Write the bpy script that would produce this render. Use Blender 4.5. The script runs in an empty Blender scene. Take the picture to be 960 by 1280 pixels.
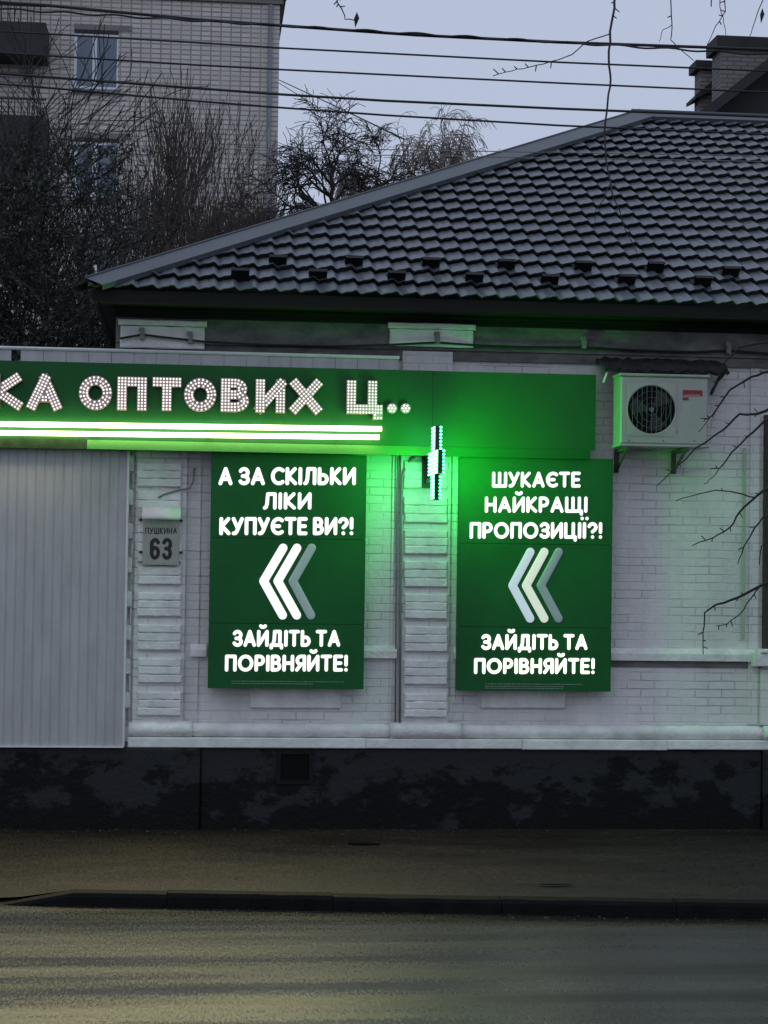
import bpy, math, random
from mathutils import Vector as V
sc = bpy.context.scene
C = sc.collection
RAD = math.radians
rng = random.Random(7)

# ------------------------------------------------------------------ camera
F = 2370.0
YAW, PITCH, ROLL = RAD(5.6), RAD(1.45), RAD(0.82)
DIST, CAMZ = 17.7, 2.49
fwd = V((math.sin(YAW)*math.cos(PITCH), math.cos(YAW)*math.cos(PITCH), math.sin(PITCH)))
r0 = V((math.cos(YAW), -math.sin(YAW), 0)); u0 = r0.cross(fwd)
cr, sr = math.cos(ROLL), math.sin(ROLL)
rt = r0*cr + u0*sr; up = u0*cr - r0*sr
CAM = V((-DIST*fwd.x, -DIST*fwd.y, CAMZ))
cd = bpy.data.cameras.new('camera'); cam = bpy.data.objects.new('camera', cd); C.objects.link(cam)
from mathutils import Matrix
m = Matrix((rt, up, -fwd)).transposed().to_4x4(); m.translation = CAM
cam.matrix_world = m
cd.sensor_fit = 'VERTICAL'; cd.sensor_height = 24.0; cd.sensor_width = 18.0
cd.lens = 24.0*F/1280.0; cd.clip_end = 3000
sc.camera = cam
# ------------------------------------------------------------------ sky, sun, exposure
w = bpy.data.worlds.new('World'); sc.world = w; w.use_nodes = True
nt = w.node_tree; nt.nodes.clear()
out = nt.nodes.new('ShaderNodeOutputWorld')
sky = nt.nodes.new('ShaderNodeTexSky'); sky.sky_type = 'NISHITA'; sky.sun_disc = False
sky.sun_elevation = RAD(8); sky.sun_rotation = RAD(200)
b1 = nt.nodes.new('ShaderNodeBackground'); b1.inputs[1].default_value = 0.06
b2 = nt.nodes.new('ShaderNodeBackground'); b2.inputs[0].default_value = (0.495, 0.56, 0.725, 1); b2.inputs[1].default_value = 1.0
mx = nt.nodes.new('ShaderNodeMixShader'); mx.inputs[0].default_value = 0.93
nt.links.new(sky.outputs[0], b1.inputs[0]); nt.links.new(b1.outputs[0], mx.inputs[1])
nt.links.new(b2.outputs[0], mx.inputs[2]); nt.links.new(mx.outputs[0], out.inputs[0])
sl = bpy.data.lights.new('sun', 'SUN'); sl.energy = 0.12; sl.angle = RAD(40); sl.color = (1, .98, .95)
so = bpy.data.objects.new('sun', sl); C.objects.link(so)
so.rotation_euler = (RAD(50), 0, RAD(-20))
sc.view_settings.view_transform = 'Standard'; sc.view_settings.look = 'None'
sc.view_settings.exposure = 0.0; sc.view_settings.gamma = 1.0; sc.view_settings.use_curve_mapping = False
sc.cycles.use_denoising = True
sc.cycles.max_bounces = 6; sc.cycles.sample_clamp_indirect = 4.0

def ray(px, py): return fwd + rt*((px-480)/F) - up*((py-640)/F)
def at(px, py, Y=0.0):
    d = ray(px, py); return CAM + d*((Y-CAM.y)/d.y)
def atz(px, py, z=0.0):
    d = ray(px, py); return CAM + d*((z-CAM.z)/d.z)
def proj(p):
    q = p-CAM; z = q.dot(fwd); return 480+F*q.dot(rt)/z, 640-F*q.dot(up)/z

# ------------------------------------------------------------------ mesh helpers
class MB:
    def __init__(s): s.v = []; s.f = []
    def add(s, vs, fs):
        o = len(s.v); s.v += [tuple(p) for p in vs]; s.f += [tuple(i+o for i in f) for f in fs]
    def box(s, a, b):
        x0, y0, z0 = a; x1, y1, z1 = b
        s.add([(x0,y0,z0),(x1,y0,z0),(x1,y1,z0),(x0,y1,z0),(x0,y0,z1),(x1,y0,z1),(x1,y1,z1),(x0,y1,z1)],
              [(0,3,2,1),(4,5,6,7),(0,1,5,4),(1,2,6,5),(2,3,7,6),(3,0,4,7)])
    def rbox(s, a, b, c=.006, jit=0.0, rnd=None):   # box with chamfered front edges (front = -Y)
        x0, y0, z0 = a; x1, y1, z1 = b
        j = (lambda: (rnd.uniform(-jit, jit) if rnd else 0))
        n = 7
        def ring(ix, y, jj):
            P = []
            for k in range(n): P.append((x0+ix+(x1-x0-2*ix)*k/n, y, z0+ix+(j() if jj else 0)))
            for k in range(3): P.append((x1-ix+(j() if jj else 0), y, z0+ix+(z1-z0-2*ix)*k/3))
            for k in range(n): P.append((x1-ix-(x1-x0-2*ix)*k/n, y, z1-ix+(j() if jj else 0)))
            for k in range(3): P.append((x0+ix+(j() if jj else 0), y, z1-ix-(z1-z0-2*ix)*k/3))
            return P
        R1, R2, R3 = ring(0, y1, False), ring(0, y0+c, jit > 0), ring(c, y0, jit > 0)
        N = len(R1); o = len(s.v); s.v += R1+R2+R3
        for k in range(N):
            q = (k+1) % N
            s.f.append((o+k, o+q, o+N+q, o+N+k)); s.f.append((o+N+k, o+N+q, o+2*N+q, o+2*N+k))
        s.f.append(tuple(o+2*N+k for k in range(N)))
    def tube(s, P, R, n=6, cap=True):
        P = [V(p) for p in P]
        if not isinstance(R, (list, tuple)): R = [R]*len(P)
        o = len(s.v); prev = None
        for i, p in enumerate(P):
            d = (P[min(i+1, len(P)-1)]-P[max(i-1, 0)])
            d = d.normalized() if d.length > 1e-9 else V((0,0,1))
            if prev is None:
                a = d.cross(V((0,0,1))) if abs(d.z) < .9 else d.cross(V((1,0,0)))
            else: a = prev - d*prev.dot(d)
            a.normalize(); prev = a; b = d.cross(a)
            for k in range(n):
                t = 2*math.pi*k/n; q = p + (a*math.cos(t)+b*math.sin(t))*R[i]; s.v.append((q.x,q.y,q.z))
        for i in range(len(P)-1):
            for k in range(n):
                q = (k+1) % n
                s.f.append((o+i*n+k, o+i*n+q, o+(i+1)*n+q, o+(i+1)*n+k))
        if cap and n > 2:
            s.f.append(tuple(o+k for k in reversed(range(n)))); s.f.append(tuple(o+(len(P)-1)*n+k for k in range(n)))
    def ball(s, c, r, sy=1.0, nu=10, nv=6):
        o = len(s.v); c = V(c)
        for i in range(nv+1):
            a = math.pi*i/nv
            for k in range(nu):
                t = 2*math.pi*k/nu
                s.v.append((c.x+r*math.sin(a)*math.cos(t), c.y+sy*r*math.sin(a)*math.sin(t), c.z+r*math.cos(a)))
        for i in range(nv):
            for k in range(nu):
                q = (k+1) % nu
                s.f.append((o+i*nu+k, o+i*nu+q, o+(i+1)*nu+q, o+(i+1)*nu+k))
    def disc(s, c, ax, r, n=8):
        c = V(c); ax = V(ax).normalized(); a = ax.orthogonal().normalized(); b = ax.cross(a)
        o = len(s.v)
        for k in range(n):
            t = 2*math.pi*k/n; q = c+(a*math.cos(t)+b*math.sin(t))*r; s.v.append((q.x,q.y,q.z))
        s.f.append(tuple(o+k for k in range(n)))
    def prism(s, prof, x0, x1, axis='x'):            # closed (y,z) profile swept along x
        n = len(prof); o = len(s.v)
        for x in (x0, x1):
            for (y, z) in prof: s.v.append((x, y, z))
        for k in range(n):
            q = (k+1) % n; s.f.append((o+k, o+q, o+n+q, o+n+k))
        s.f.append(tuple(o+k for k in range(n))); s.f.append(tuple(o+n+k for k in reversed(range(n))))

def build(name, mb, mat, parent=None, base=None, smooth=False):
    """one mesh object; vertices are given in world space"""
    if parent is not None: base = V(parent['_base'])
    elif base is None:
        xs = [v[0] for v in mb.v]; ys = [v[1] for v in mb.v]; zs = [v[2] for v in mb.v]
        base = V(((min(xs)+max(xs))/2, (min(ys)+max(ys))/2, min(zs)))
    me = bpy.data.meshes.new(name)
    me.from_pydata([(x-base.x, y-base.y, z-base.z) for x, y, z in mb.v], [], mb.f)
    me.update()
    if smooth: me.polygons.foreach_set('use_smooth', [True]*len(me.polygons))
    if mat: me.materials.append(mat)
    o = bpy.data.objects.new(name, me); C.objects.link(o)
    if parent is not None: o.parent = parent
    else: o.location = base
    o['_base'] = tuple(base)
    return o
def tag(o, label, cat, group=None):
    o['label'] = label; o['category'] = cat
    if group: o['group'] = group
    return o
def thing(name, label, cat, base, group=None):
    o = bpy.data.objects.new(name, None); C.objects.link(o); o.location = base
    o.empty_display_size = .1; o['_base'] = tuple(base); return tag(o, label, cat, group)
def struct(o, kind='structure'): o['kind'] = kind; return o
def fixn(o):
    import bmesh
    bm = bmesh.new(); bm.from_mesh(o.data); bmesh.ops.recalc_face_normals(bm, faces=bm.faces); bm.to_mesh(o.data); bm.free(); return o

# ------------------------------------------------------------------ materials
def mat(name, col, rough=.6, var=.15, vscale=3.0, bump=0.0, bscale=40.0, metal=0.0, spec=.5, col2=None, thr=None, stretch=(1,1,1)):
    m = bpy.data.materials.new(name); m.use_nodes = True; t = m.node_tree; N = t.nodes; L = t.links
    p = N['Principled BSDF']; p.inputs['Roughness'].default_value = rough; p.inputs['Metallic'].default_value = metal
    p.inputs['Specular IOR Level'].default_value = spec
    tc = N.new('ShaderNodeTexCoord'); mp = N.new('ShaderNodeMapping'); mp.inputs['Scale'].default_value = stretch
    L.new(tc.outputs['Object'], mp.inputs[0])
    n = N.new('ShaderNodeTexNoise'); n.inputs['Scale'].default_value = vscale; n.inputs['Detail'].default_value = 8; n.inputs['Roughness'].default_value = .65
    L.new(mp.outputs[0], n.inputs[0])
    cr_ = N.new('ShaderNodeValToRGB')
    lo, hi = thr if thr else (.3, .7)
    cr_.color_ramp.elements[0].position = lo; cr_.color_ramp.elements[1].position = hi
    c2 = col2 or tuple(min(1, c*(1+var)) for c in col); c1 = col if col2 else tuple(c*(1-var) for c in col)
    cr_.color_ramp.elements[0].color = (*c1, 1); cr_.color_ramp.elements[1].color = (*c2, 1)
    L.new(n.outputs[0], cr_.inputs[0]); L.new(cr_.outputs[0], p.inputs['Base Color'])
    if bump:
        n2 = N.new('ShaderNodeTexNoise'); n2.inputs['Scale'].default_value = bscale; n2.inputs['Detail'].default_value = 5
        L.new(tc.outputs['Object'], n2.inputs[0])
        b = N.new('ShaderNodeBump'); b.inputs['Strength'].default_value = bump; b.inputs['Distance'].default_value = .01
        L.new(n2.outputs[0], b.inputs['Height']); L.new(b.outputs[0], p.inputs['Normal'])
    m['_ramp'] = cr_.name
    return m
def emis(name, col, s):
    m = bpy.data.materials.new(name); m.use_nodes = True; p = m.node_tree.nodes['Principled BSDF']
    p.inputs['Base Color'].default_value = (.25, .25, .25, 1); p.inputs['Emission Color'].default_value = (*col, 1); p.inputs['Emission Strength'].default_value = s
    p.inputs['Roughness'].default_value = .4
    return m
def brickmat(name, base, dirty, bw, bh, mortar, mcol, bump=.6, offset=.5, rough=.75, paint=True):
    m = bpy.data.materials.new(name); m.use_nodes = True; t = m.node_tree; N = t.nodes; L = t.links
    p = N['Principled BSDF']; p.inputs['Roughness'].default_value = rough; p.inputs['Specular IOR Level'].default_value = .3
    tc = N.new('ShaderNodeTexCoord'); sp = N.new('ShaderNodeSeparateXYZ'); cb = N.new('ShaderNodeCombineXYZ')
    ad = N.new('ShaderNodeMath'); ad.operation = 'ADD'
    L.new(tc.outputs['Object'], sp.inputs[0]); L.new(sp.outputs[0], ad.inputs[0]); L.new(sp.outputs[1], ad.inputs[1])
    L.new(ad.outputs[0], cb.inputs[0]); L.new(sp.outputs[2], cb.inputs[1])
    wob = N.new('ShaderNodeTexNoise'); wob.inputs['Scale'].default_value = 3.5; wob.inputs['Detail'].default_value = 4
    L.new(tc.outputs['Object'], wob.inputs[0])
    vm = N.new('ShaderNodeVectorMath'); vm.operation = 'SCALE'; vm.inputs['Scale'].default_value = .022 if paint else .0
    L.new(wob.outputs[1], vm.inputs[0])
    va = N.new('ShaderNodeVectorMath'); va.operation = 'ADD'; L.new(cb.outputs[0], va.inputs[0]); L.new(vm.outputs[0], va.inputs[1])
    bk = N.new('ShaderNodeTexBrick'); bk.offset = offset; bk.inputs['Scale'].default_value = 1.0
    bk.inputs['Brick Width'].default_value = bw; bk.inputs['Row Height'].default_value = bh
    bk.inputs['Mortar Size'].default_value = mortar; bk.inputs['Mortar Smooth'].default_value = .6 if paint else .1
    bk.inputs['Color1'].default_value = (*base, 1); bk.inputs['Color2'].default_value = (*[c*(.93 if paint else .8) for c in base], 1)
    bk.inputs['Mortar'].default_value = (*mcol, 1)
    L.new(va.outputs[0], bk.inputs[0])
    # where the paint fills the joints they barely show
    n1 = N.new('ShaderNodeTexNoise'); n1.inputs['Scale'].default_value = 1.7; n1.inputs['Detail'].default_value = 6
    mp = N.new('ShaderNodeMapping'); mp.inputs['Scale'].default_value = (1, 1, 2.5)
    L.new(tc.outputs['Object'], mp.inputs[0]); L.new(mp.outputs[0], n1.inputs[0])
    r1 = N.new('ShaderNodeMapRange'); r1.inputs[1].default_value = .42; r1.inputs[2].default_value = .68
    r1.inputs[3].default_value = .12 if paint else .85; r1.inputs[4].default_value = 1.0
    L.new(n1.outputs[0], r1.inputs[0])
    mixc = N.new('ShaderNodeMix'); mixc.data_type = 'RGBA'; mixc.inputs[6].default_value = (*base, 1)
    L.new(r1.outputs[0], mixc.inputs[0]); L.new(bk.outputs[0], mixc.inputs[7])
    n2 = N.new('ShaderNodeTexNoise'); n2.inputs['Scale'].default_value = .9; n2.inputs['Detail'].default_value = 9; n2.inputs['Roughness'].default_value = .7
    mp2 = N.new('ShaderNodeMapping'); mp2.inputs['Scale'].default_value = (2.2, 1, .6)
    L.new(tc.outputs['Object'], mp2.inputs[0]); L.new(mp2.outputs[0], n2.inputs[0])
    r2 = N.new('ShaderNodeMapRange'); r2.inputs[1].default_value = .42; r2.inputs[2].default_value = .75; r2.inputs[4].default_value = .75
    L.new(n2.outputs[0], r2.inputs[0])
    mixd = N.new('ShaderNodeMix'); mixd.data_type = 'RGBA'; mixd.inputs[7].default_value = (*dirty, 1)
    L.new(r2.outputs[0], mixd.inputs[0]); L.new(mixc.outputs[2], mixd.inputs[6]); L.new(mixd.outputs[2], p.inputs['Base Color'])
    inv = N.new('ShaderNodeMath'); inv.operation = 'MULTIPLY'; L.new(bk.outputs[1], inv.inputs[0]); L.new(r1.outputs[0], inv.inputs[1])
    n3 = N.new('ShaderNodeTexNoise'); n3.inputs['Scale'].default_value = 22; n3.inputs['Detail'].default_value = 6
    L.new(tc.outputs['Object'], n3.inputs[0])
    sb = N.new('ShaderNodeMath'); sb.operation = 'MULTIPLY_ADD'; sb.inputs[1].default_value = -1.0
    L.new(inv.outputs[0], sb.inputs[0]); L.new(n3.outputs[0], sb.inputs[2])
    b = N.new('ShaderNodeBump'); b.inputs['Strength'].default_value = bump; b.inputs['Distance'].default_value = .012
    L.new(sb.outputs[0], b.inputs['Height']); L.new(b.outputs[0], p.inputs['Normal'])
    return m

M = {}
M['wall'] = brickmat('painted_brick', (.75,.76,.74), (.52,.525,.52), .26, .0775, .008, (.42,.425,.42))
M['plaster'] = mat('white_plaster', (.75,.76,.74), .75, .20, 4, .9, 25)
M['block'] = mat('painted_block', (.76,.77,.75), .75, .18, 5, .8, 28)
M['frieze'] = mat('stained_shaded_frieze', (.15,.155,.15), .8, .5, 3.5, .5, 30, stretch=(1,1,2))  # dirt, with the shade of the eave also put into the colour
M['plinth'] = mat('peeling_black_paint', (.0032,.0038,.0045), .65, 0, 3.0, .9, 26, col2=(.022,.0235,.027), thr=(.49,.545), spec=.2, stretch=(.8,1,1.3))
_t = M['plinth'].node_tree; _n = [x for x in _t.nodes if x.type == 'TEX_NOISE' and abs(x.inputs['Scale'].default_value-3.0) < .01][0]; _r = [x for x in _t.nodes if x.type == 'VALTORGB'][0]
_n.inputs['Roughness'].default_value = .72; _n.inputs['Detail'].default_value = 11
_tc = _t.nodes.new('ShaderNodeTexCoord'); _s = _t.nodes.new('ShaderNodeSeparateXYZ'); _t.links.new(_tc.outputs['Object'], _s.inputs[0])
_a = _t.nodes.new('ShaderNodeMath'); _a.operation = 'MULTIPLY_ADD'; _a.inputs[1].default_value = .26; _a.inputs[2].default_value = -.095   # paler patches spread towards the top, black towards the bottom
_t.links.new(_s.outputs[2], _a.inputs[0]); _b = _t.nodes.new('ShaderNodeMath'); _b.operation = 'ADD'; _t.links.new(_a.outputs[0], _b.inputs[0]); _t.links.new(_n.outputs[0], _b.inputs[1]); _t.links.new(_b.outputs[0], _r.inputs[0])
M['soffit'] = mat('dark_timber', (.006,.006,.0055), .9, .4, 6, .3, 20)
M['roof'] = mat('dark_roof_steel', (.100,.118,.132), .38, .2, 1.5, .03, 60, spec=.5)
M['flash'] = mat('roof_flashing_steel', (.068,.080,.090), .42, .12, 2.5, spec=.5)
M['guard'] = mat('dark_guard_steel', (.007,.0075,.008), .6, .3, 8, spec=.2)
M['clad'] = mat('grey_white_sheet', (.43,.44,.45), .5, .14, 2.2, .10, 14, stretch=(3,1,.7))
M['trim'] = mat('pale_trim', (.68,.69,.70), .5, .12, 4)
M['sign'] = mat('green_sign_film', (.008,.105,.022), .5, .10, 1.4, spec=.25)
M['lip'] = mat('green_lip_film', (.03,.24,.03), .5, .12, 2, spec=.4)
M['signdim'] = mat('dim_dirty_green_lip', (.03,.07,.03), .6, .5, 6, spec=.3)  # left end of the lip: dirt plus weaker light put into the colour
M['panel'] = mat('green_panel_film', (.009,.108,.028), .5, .22, 1.1, spec=.22)
M['dot'] = emis('white_led', (1,.95,.90), 1.15)
M['ledbody'] = mat('led_letter_face', (.50,.37,.37), .5, .1, 10)
M['tube'] = emis('tube_light', (1,.88,.50), 8.0)
M['text'] = emis('lit_letter', (1,.985,.97), 1.25)
M['text2'] = emis('lit_letter_bright', (1,1,.86), 1.7)
M['chev_white'] = emis('lit_chevron', (1,1,1), 1.0)
M['chev_blue'] = emis('pale_blue_chevron', (.50,.60,.72), .8)
M['chev_cream'] = emis('cream_chevron', (.68,.76,.64), .8)
M['chev_dim'] = emis('dim_chevron', (.13,.21,.22), .7)
M['chev_grey'] = emis('grey_chevron', (.09,.14,.17), .7)
M['cross'] = emis('green_led', (.22,1,.66), 5.0)
M['crossglow_strong'] = emis('green_led_panel_strong', (.006,1,.018), 52.0); M['addedglow'] = emis('green_added_glow', (.06,1,.22), 150.0); M['crossglow'] = emis('green_led_panel', (.014,1,.034), 25.0)
M['crossrim'] = emis('green_led_rim', (.05,1,.28), 12.0)
for k_ in ('dot','text','text2','chev_white','chev_blue','chev_cream','chev_dim','chev_grey','cross','crossrim'): M[k_].cycles.emission_sampling = 'NONE'
M['black'] = mat('black_plastic', (.015,.015,.016), .5, .3, 8)
M['cable'] = mat('black_cable', (.012,.012,.014), .6, .2, 8)
M['greycable'] = mat('grey_cable', (.20,.21,.215), .6, .2, 8)
M['ac'] = mat('air_con_paint', (.36,.37,.35), .45, .10, 4, stretch=(1,1,.5))
M['acgrille'] = mat('air_con_grille', (.12,.13,.13), .5, .1, 8)
M['acdark'] = mat('air_con_cavity', (.006,.006,.0065), .8, .2, 8, spec=.1)
M['red'] = mat('red_badge', (.30,.012,.03), .5, .1, 20)
M['palemark'] = mat('pale_mark', (.62,.52,.54), .5, .1, 20)
M['rust'] = mat('rusty_bracket', (.06,.065,.045), .7, .5, 12)
M['tarp'] = mat('dark_rough_sheet', (.016,.015,.016), .9, .5, 14, .8, 30)
M['plate'] = mat('beige_plate', (.36,.36,.33), .5, .12, 9)
M['ink'] = mat('black_ink', (.012,.014,.018), .5, .1, 9)
M['wood'] = mat('dark_brown_wood', (.030,.024,.021), .6, .5, 5, .4, 30, stretch=(6,1,.6))
M['stone'] = mat('kerb_concrete', (.0045,.0045,.0043), .75, .6, 6, .7, 60, spec=.15)
M['bark'] = mat('dark_bark', (.028,.025,.023), .9, .3, 8)
M['barkb'] = mat('brown_bark', (.060,.048,.042), .9, .3, 8)
M['barkp'] = mat('pale_brown_bark', (.24,.20,.175), .9, .3, 8)
M['leaf'] = mat('evergreen_leaf', (.020,.029,.019), .8, .4, 3)
M['apt'] = brickmat('silicate_brick', (.70,.655,.62), (.56,.525,.50), .255, .126, .020, (.25,.24,.23), .4, 0.0, .85, False)
M['aptdark'] = mat('dark_parapet', (.035,.034,.038), .8, .3, 2)
M['concrete'] = mat('weathered_concrete', (.22,.21,.20), .8, .2, 2)
M['zinc'] = mat('grey_pipe', (.20,.21,.23), .5, .15, 2)
M['pvc'] = mat('white_window_frame', (.72,.76,.80), .4, .05, 4)
M['curtain'] = mat('blue_grey_curtain', (.17,.22,.28), .7, .25, 6, stretch=(8,1,.3))
M['chim'] = brickmat('grey_chimney_brick', (.26,.24,.235), (.17,.16,.16), .255, .08, .012, (.10,.10,.10), .4, .5, .85, False)
M['darkroof'] = mat('black_roof_felt', (.020,.021,.024), .7, .3, 2)
M['dirt'] = mat('bare_soil', (.05,.045,.035), .95, .4, 2, .6, 20)

def roadmat(name, c, c2, rlo, rhi, streak, bump, bscale, patchy, spec=.5):
    m = bpy.data.materials.new(name); m.use_nodes = True; t = m.node_tree; N = t.nodes; L = t.links
    p = N['Principled BSDF']; p.inputs['Specular IOR Level'].default_value = spec; tc = N.new('ShaderNodeTexCoord')
    mp = N.new('ShaderNodeMapping'); mp.inputs['Scale'].default_value = streak; L.new(tc.outputs['Object'], mp.inputs[0])
    n = N.new('ShaderNodeTexNoise'); n.inputs['Scale'].default_value = 1.0; n.inputs['Detail'].default_value = 9; n.inputs['Roughness'].default_value = .62
    L.new(mp.outputs[0], n.inputs[0])
    g = N.new('ShaderNodeTexNoise'); g.inputs['Scale'].default_value = bscale; g.inputs['Detail'].default_value = 3; g.inputs['Roughness'].default_value = .75
    mg = N.new('ShaderNodeMapping'); mg.inputs['Scale'].default_value = (1, .22, 1); L.new(tc.outputs['Object'], mg.inputs[0]); L.new(mg.outputs[0], g.inputs[0])
    r = N.new('ShaderNodeValToRGB'); r.color_ramp.elements[0].position = .35; r.color_ramp.elements[1].position = .66
    r.color_ramp.elements[0].color = (*c, 1); r.color_ramp.elements[1].color = (*c2, 1); L.new(n.outputs[0], r.inputs[0])
    # aggregate speckle
    gr = N.new('ShaderNodeMapRange'); gr.inputs[1].default_value = .36; gr.inputs[2].default_value = .66; gr.inputs[3].default_value = .55; gr.inputs[4].default_value = 1.7
    L.new(g.outputs[0], gr.inputs[0])
    mu = N.new('ShaderNodeVectorMath'); mu.operation = 'SCALE'; L.new(r.outputs[0], mu.inputs[0]); L.new(gr.outputs[0], mu.inputs['Scale'])
    L.new(mu.outputs[0], p.inputs['Base Color'])
    n3 = N.new('ShaderNodeTexNoise'); n3.inputs['Scale'].default_value = 1.0; n3.inputs['Detail'].default_value = 7
    mp3 = N.new('ShaderNodeMapping'); mp3.inputs['Scale'].default_value = patchy; L.new(tc.outputs['Object'], mp3.inputs[0]); L.new(mp3.outputs[0], n3.inputs[0])
    rr = N.new('ShaderNodeMapRange'); rr.inputs[1].default_value = .34; rr.inputs[2].default_value = .66; rr.inputs[3].default_value = rlo; rr.inputs[4].default_value = rhi
    L.new(n3.outputs[0], rr.inputs[0])
    gm = N.new('ShaderNodeMapRange'); gm.inputs[1].default_value = .36; gm.inputs[2].default_value = .64; gm.inputs[3].default_value = -.05; gm.inputs[4].default_value = .07
    L.new(g.outputs[0], gm.inputs[0]); ra = N.new('ShaderNodeMath'); ra.operation = 'ADD'; ra.use_clamp = True
    L.new(rr.outputs[0], ra.inputs[0]); L.new(gm.outputs[0], ra.inputs[1]); L.new(ra.outputs[0], p.inputs['Roughness'])
    sg_ = N.new('ShaderNodeMapRange'); sg_.inputs[1].default_value = .38; sg_.inputs[2].default_value = .62; sg_.inputs[3].default_value = spec*.75; sg_.inputs[4].default_value = spec*1.2
    L.new(g.outputs[0], sg_.inputs[0]); L.new(sg_.outputs[0], p.inputs['Specular IOR Level'])
    b = N.new('ShaderNodeBump'); b.inputs['Strength'].default_value = bump; b.inputs['Distance'].default_value = .006
    L.new(g.outputs[0], b.inputs['Height']); L.new(b.outputs[0], p.inputs['Normal'])
    return m
M['road'] = roadmat('wet_asphalt', (.005,.005,.004), (.042,.041,.030), .18, .40, (.16,3.2,1), .45, 62, (.18,2.4,1))
M['walk'] = roadmat('damp_pavement', (.0055,.0038,.0025), (.025,.018,.012), .50, .78, (.6,1.6,1), .5, 58, (.5,1.6,1), .28)

# ================================================================== THE SETTING
ZR = -0.112                                            # road level; pavement is z = 0 at the house
# kerb line from points on the ground
kL, kR = atz(115, 1134, ZR), atz(960, 1149, ZR)
ksl = (kR.y-kL.y)/(kR.x-kL.x)
def kerb_y(x): return kL.y + (x-kL.x)*ksl
KW = .17
b = MB(); b.add([(-900,-900,ZR),(900,-900,ZR),(900,900,ZR),(-900,900,ZR)], [(0,1,2,3)])
struct(build('road', b, M['road'], base=V((0,0,ZR))))
# pavement: gently uneven sheet from the kerb to the house wall, and yard behind
b = MB(); nx, ny = 120, 10
xr = kL.x - .15
for i in range(nx+1):
    x = -20 + 40*i/nx; y0 = kerb_y(x)+KW-.01
    drop = 0.085*min(1, max(0, (xr - x)/.55))
    for j in range(ny+1):
        t = j/ny; y = y0 + (.6-y0)*t
        z = -.012 + .012*t + (-drop*max(0, 1-t*1.6)) + rng.uniform(-.003,.003)
        b.v.append((x, y, z))
for i in range(nx):
    for j in range(ny):
        a = i*(ny+1)+j; b.f.append((a, a+ny+1, a+ny+2, a+1))
struct(build('pavement', b, M['walk'], base=V((0,0,0)), smooth=True))
b = MB(); b.add([(-60,.55,-.004),(60,.55,-.004),(60,90,-.004),(-60,90,-.004)], [(0,1,2,3)])
struct(build('yard_ground', b, M['dirt'], base=V((0,0,0))))
# kerb stones (one run), dropped on the left
b = MB(); x = -12.0; joints = []
while x < 13:
    L_ = rng.uniform(1.18, 1.30); x1 = x+L_-.005
    xs = [x, x+.02]+[x+(x1-x)*q_/9 for q_ in range(1,9)]+[x1-.02, x1]
    dz = rng.uniform(-.010,.006); prev = None
    for i, xx in enumerate(xs):
        drop = 0.10*min(1, max(0, (xr - xx)/.5)); top = -.002 + dz - drop; yk = kerb_y(xx)
        inset = .006 if i in (0,len(xs)-1) else rng.uniform(0,.012)
        ring = [(xx, yk+.004, ZR-.05), (xx, yk+.0+inset, top-.03), (xx, yk+.022, top-inset*.5), (xx, yk+KW, top-.002), (xx, yk+KW, ZR-.05)]
        o = len(b.v); b.v += ring
        if prev is not None:
            for k in range(4): b.f.append((prev+k, o+k, o+k+1, prev+k+1))
        else: b.f.append(tuple(o+k for k in range(5)))
        prev = o
    b.f.append(tuple(prev+k for k in reversed(range(5))))
    x += L_
o = struct(build('kerb', b, M['stone'])); fixn(o)

# ================================================================== THE HOUSE
xA = at(140, 700, 0).x                      # left corner of the house
XE = at(1330, 700, 0).x                     # right end, outside the frame
ye = -0.50                                  # eave overhang
E0 = at(110, 360.5, ye)
zE = E0.z
# ridge end: hip at 45 degrees in plan
lo, hi = 1.0, 12.0
for _ in range(60):
    mid = (lo+hi)/2; p = at(794, 149, ye+mid)
    if p.x - E0.x > mid: lo = mid
    else: hi = mid
RUN = (lo+hi)/2
RP = at(794, 149, ye+RUN); RISE = RP.z - zE
print('ROOF run %.2f rise %.2f pitch %.1f  eaveZ %.2f  wall base px z: %.3f  eave@960: %s' % (RUN, RISE, math.degrees(math.atan2(RISE, RUN)), zE, at(480,1036,-.08).z, proj(V((at(960,380,ye).x, ye, zE)))))
hs = thing('house', 'old single-storey white painted brick house with dark steel tile roof', 'house', V((0,0,0)))
zt = zE - .10
HB = 2*(ye+RUN)                             # back wall
# --- walls
zP = at(480, 935, 0).z                      # top of the plinth
b = MB(); b.box((xA, 0, zP-.05), (XE, .45, zt)); b.box((xA, .45, 0), (xA+.4, HB, zt)); b.box((XE-.4, .45, 0), (XE, HB, zt)); b.box((xA, HB, 0), (XE, HB+.3, zt))
wall = build('wall', b, M['wall'], hs)
# --- plinth
xc_l = at(-325, 700, -.12).x
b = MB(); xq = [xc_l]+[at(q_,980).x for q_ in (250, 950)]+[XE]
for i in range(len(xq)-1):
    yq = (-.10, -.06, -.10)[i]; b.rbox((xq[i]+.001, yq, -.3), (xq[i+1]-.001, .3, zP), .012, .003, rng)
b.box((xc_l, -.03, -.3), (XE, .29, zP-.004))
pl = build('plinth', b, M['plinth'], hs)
a0, a1 = at(345, 980, -.07), at(392, 938, -.07)
b = MB()
b.box((a0.x, -.085, a0.z), (a0.x+.04, -.055, a1.z)); b.box((a1.x-.04, -.085, a0.z), (a1.x, -.055, a1.z))
b.box((a0.x+.04, -.084, a1.z-.035), (a1.x-.04, -.055, a1.z)); b.box((a0.x+.04, -.084, a0.z), (a1.x-.04, -.055, a0.z+.035))
vt = build('vent', b, M['guard'], pl)
b = MB(); b.box((a0.x+.04, -.066, a0.z+.035), (a1.x-.04, -.058, a1.z-.035)); build('vent_screen', b, M['acdark'], pl)
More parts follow.
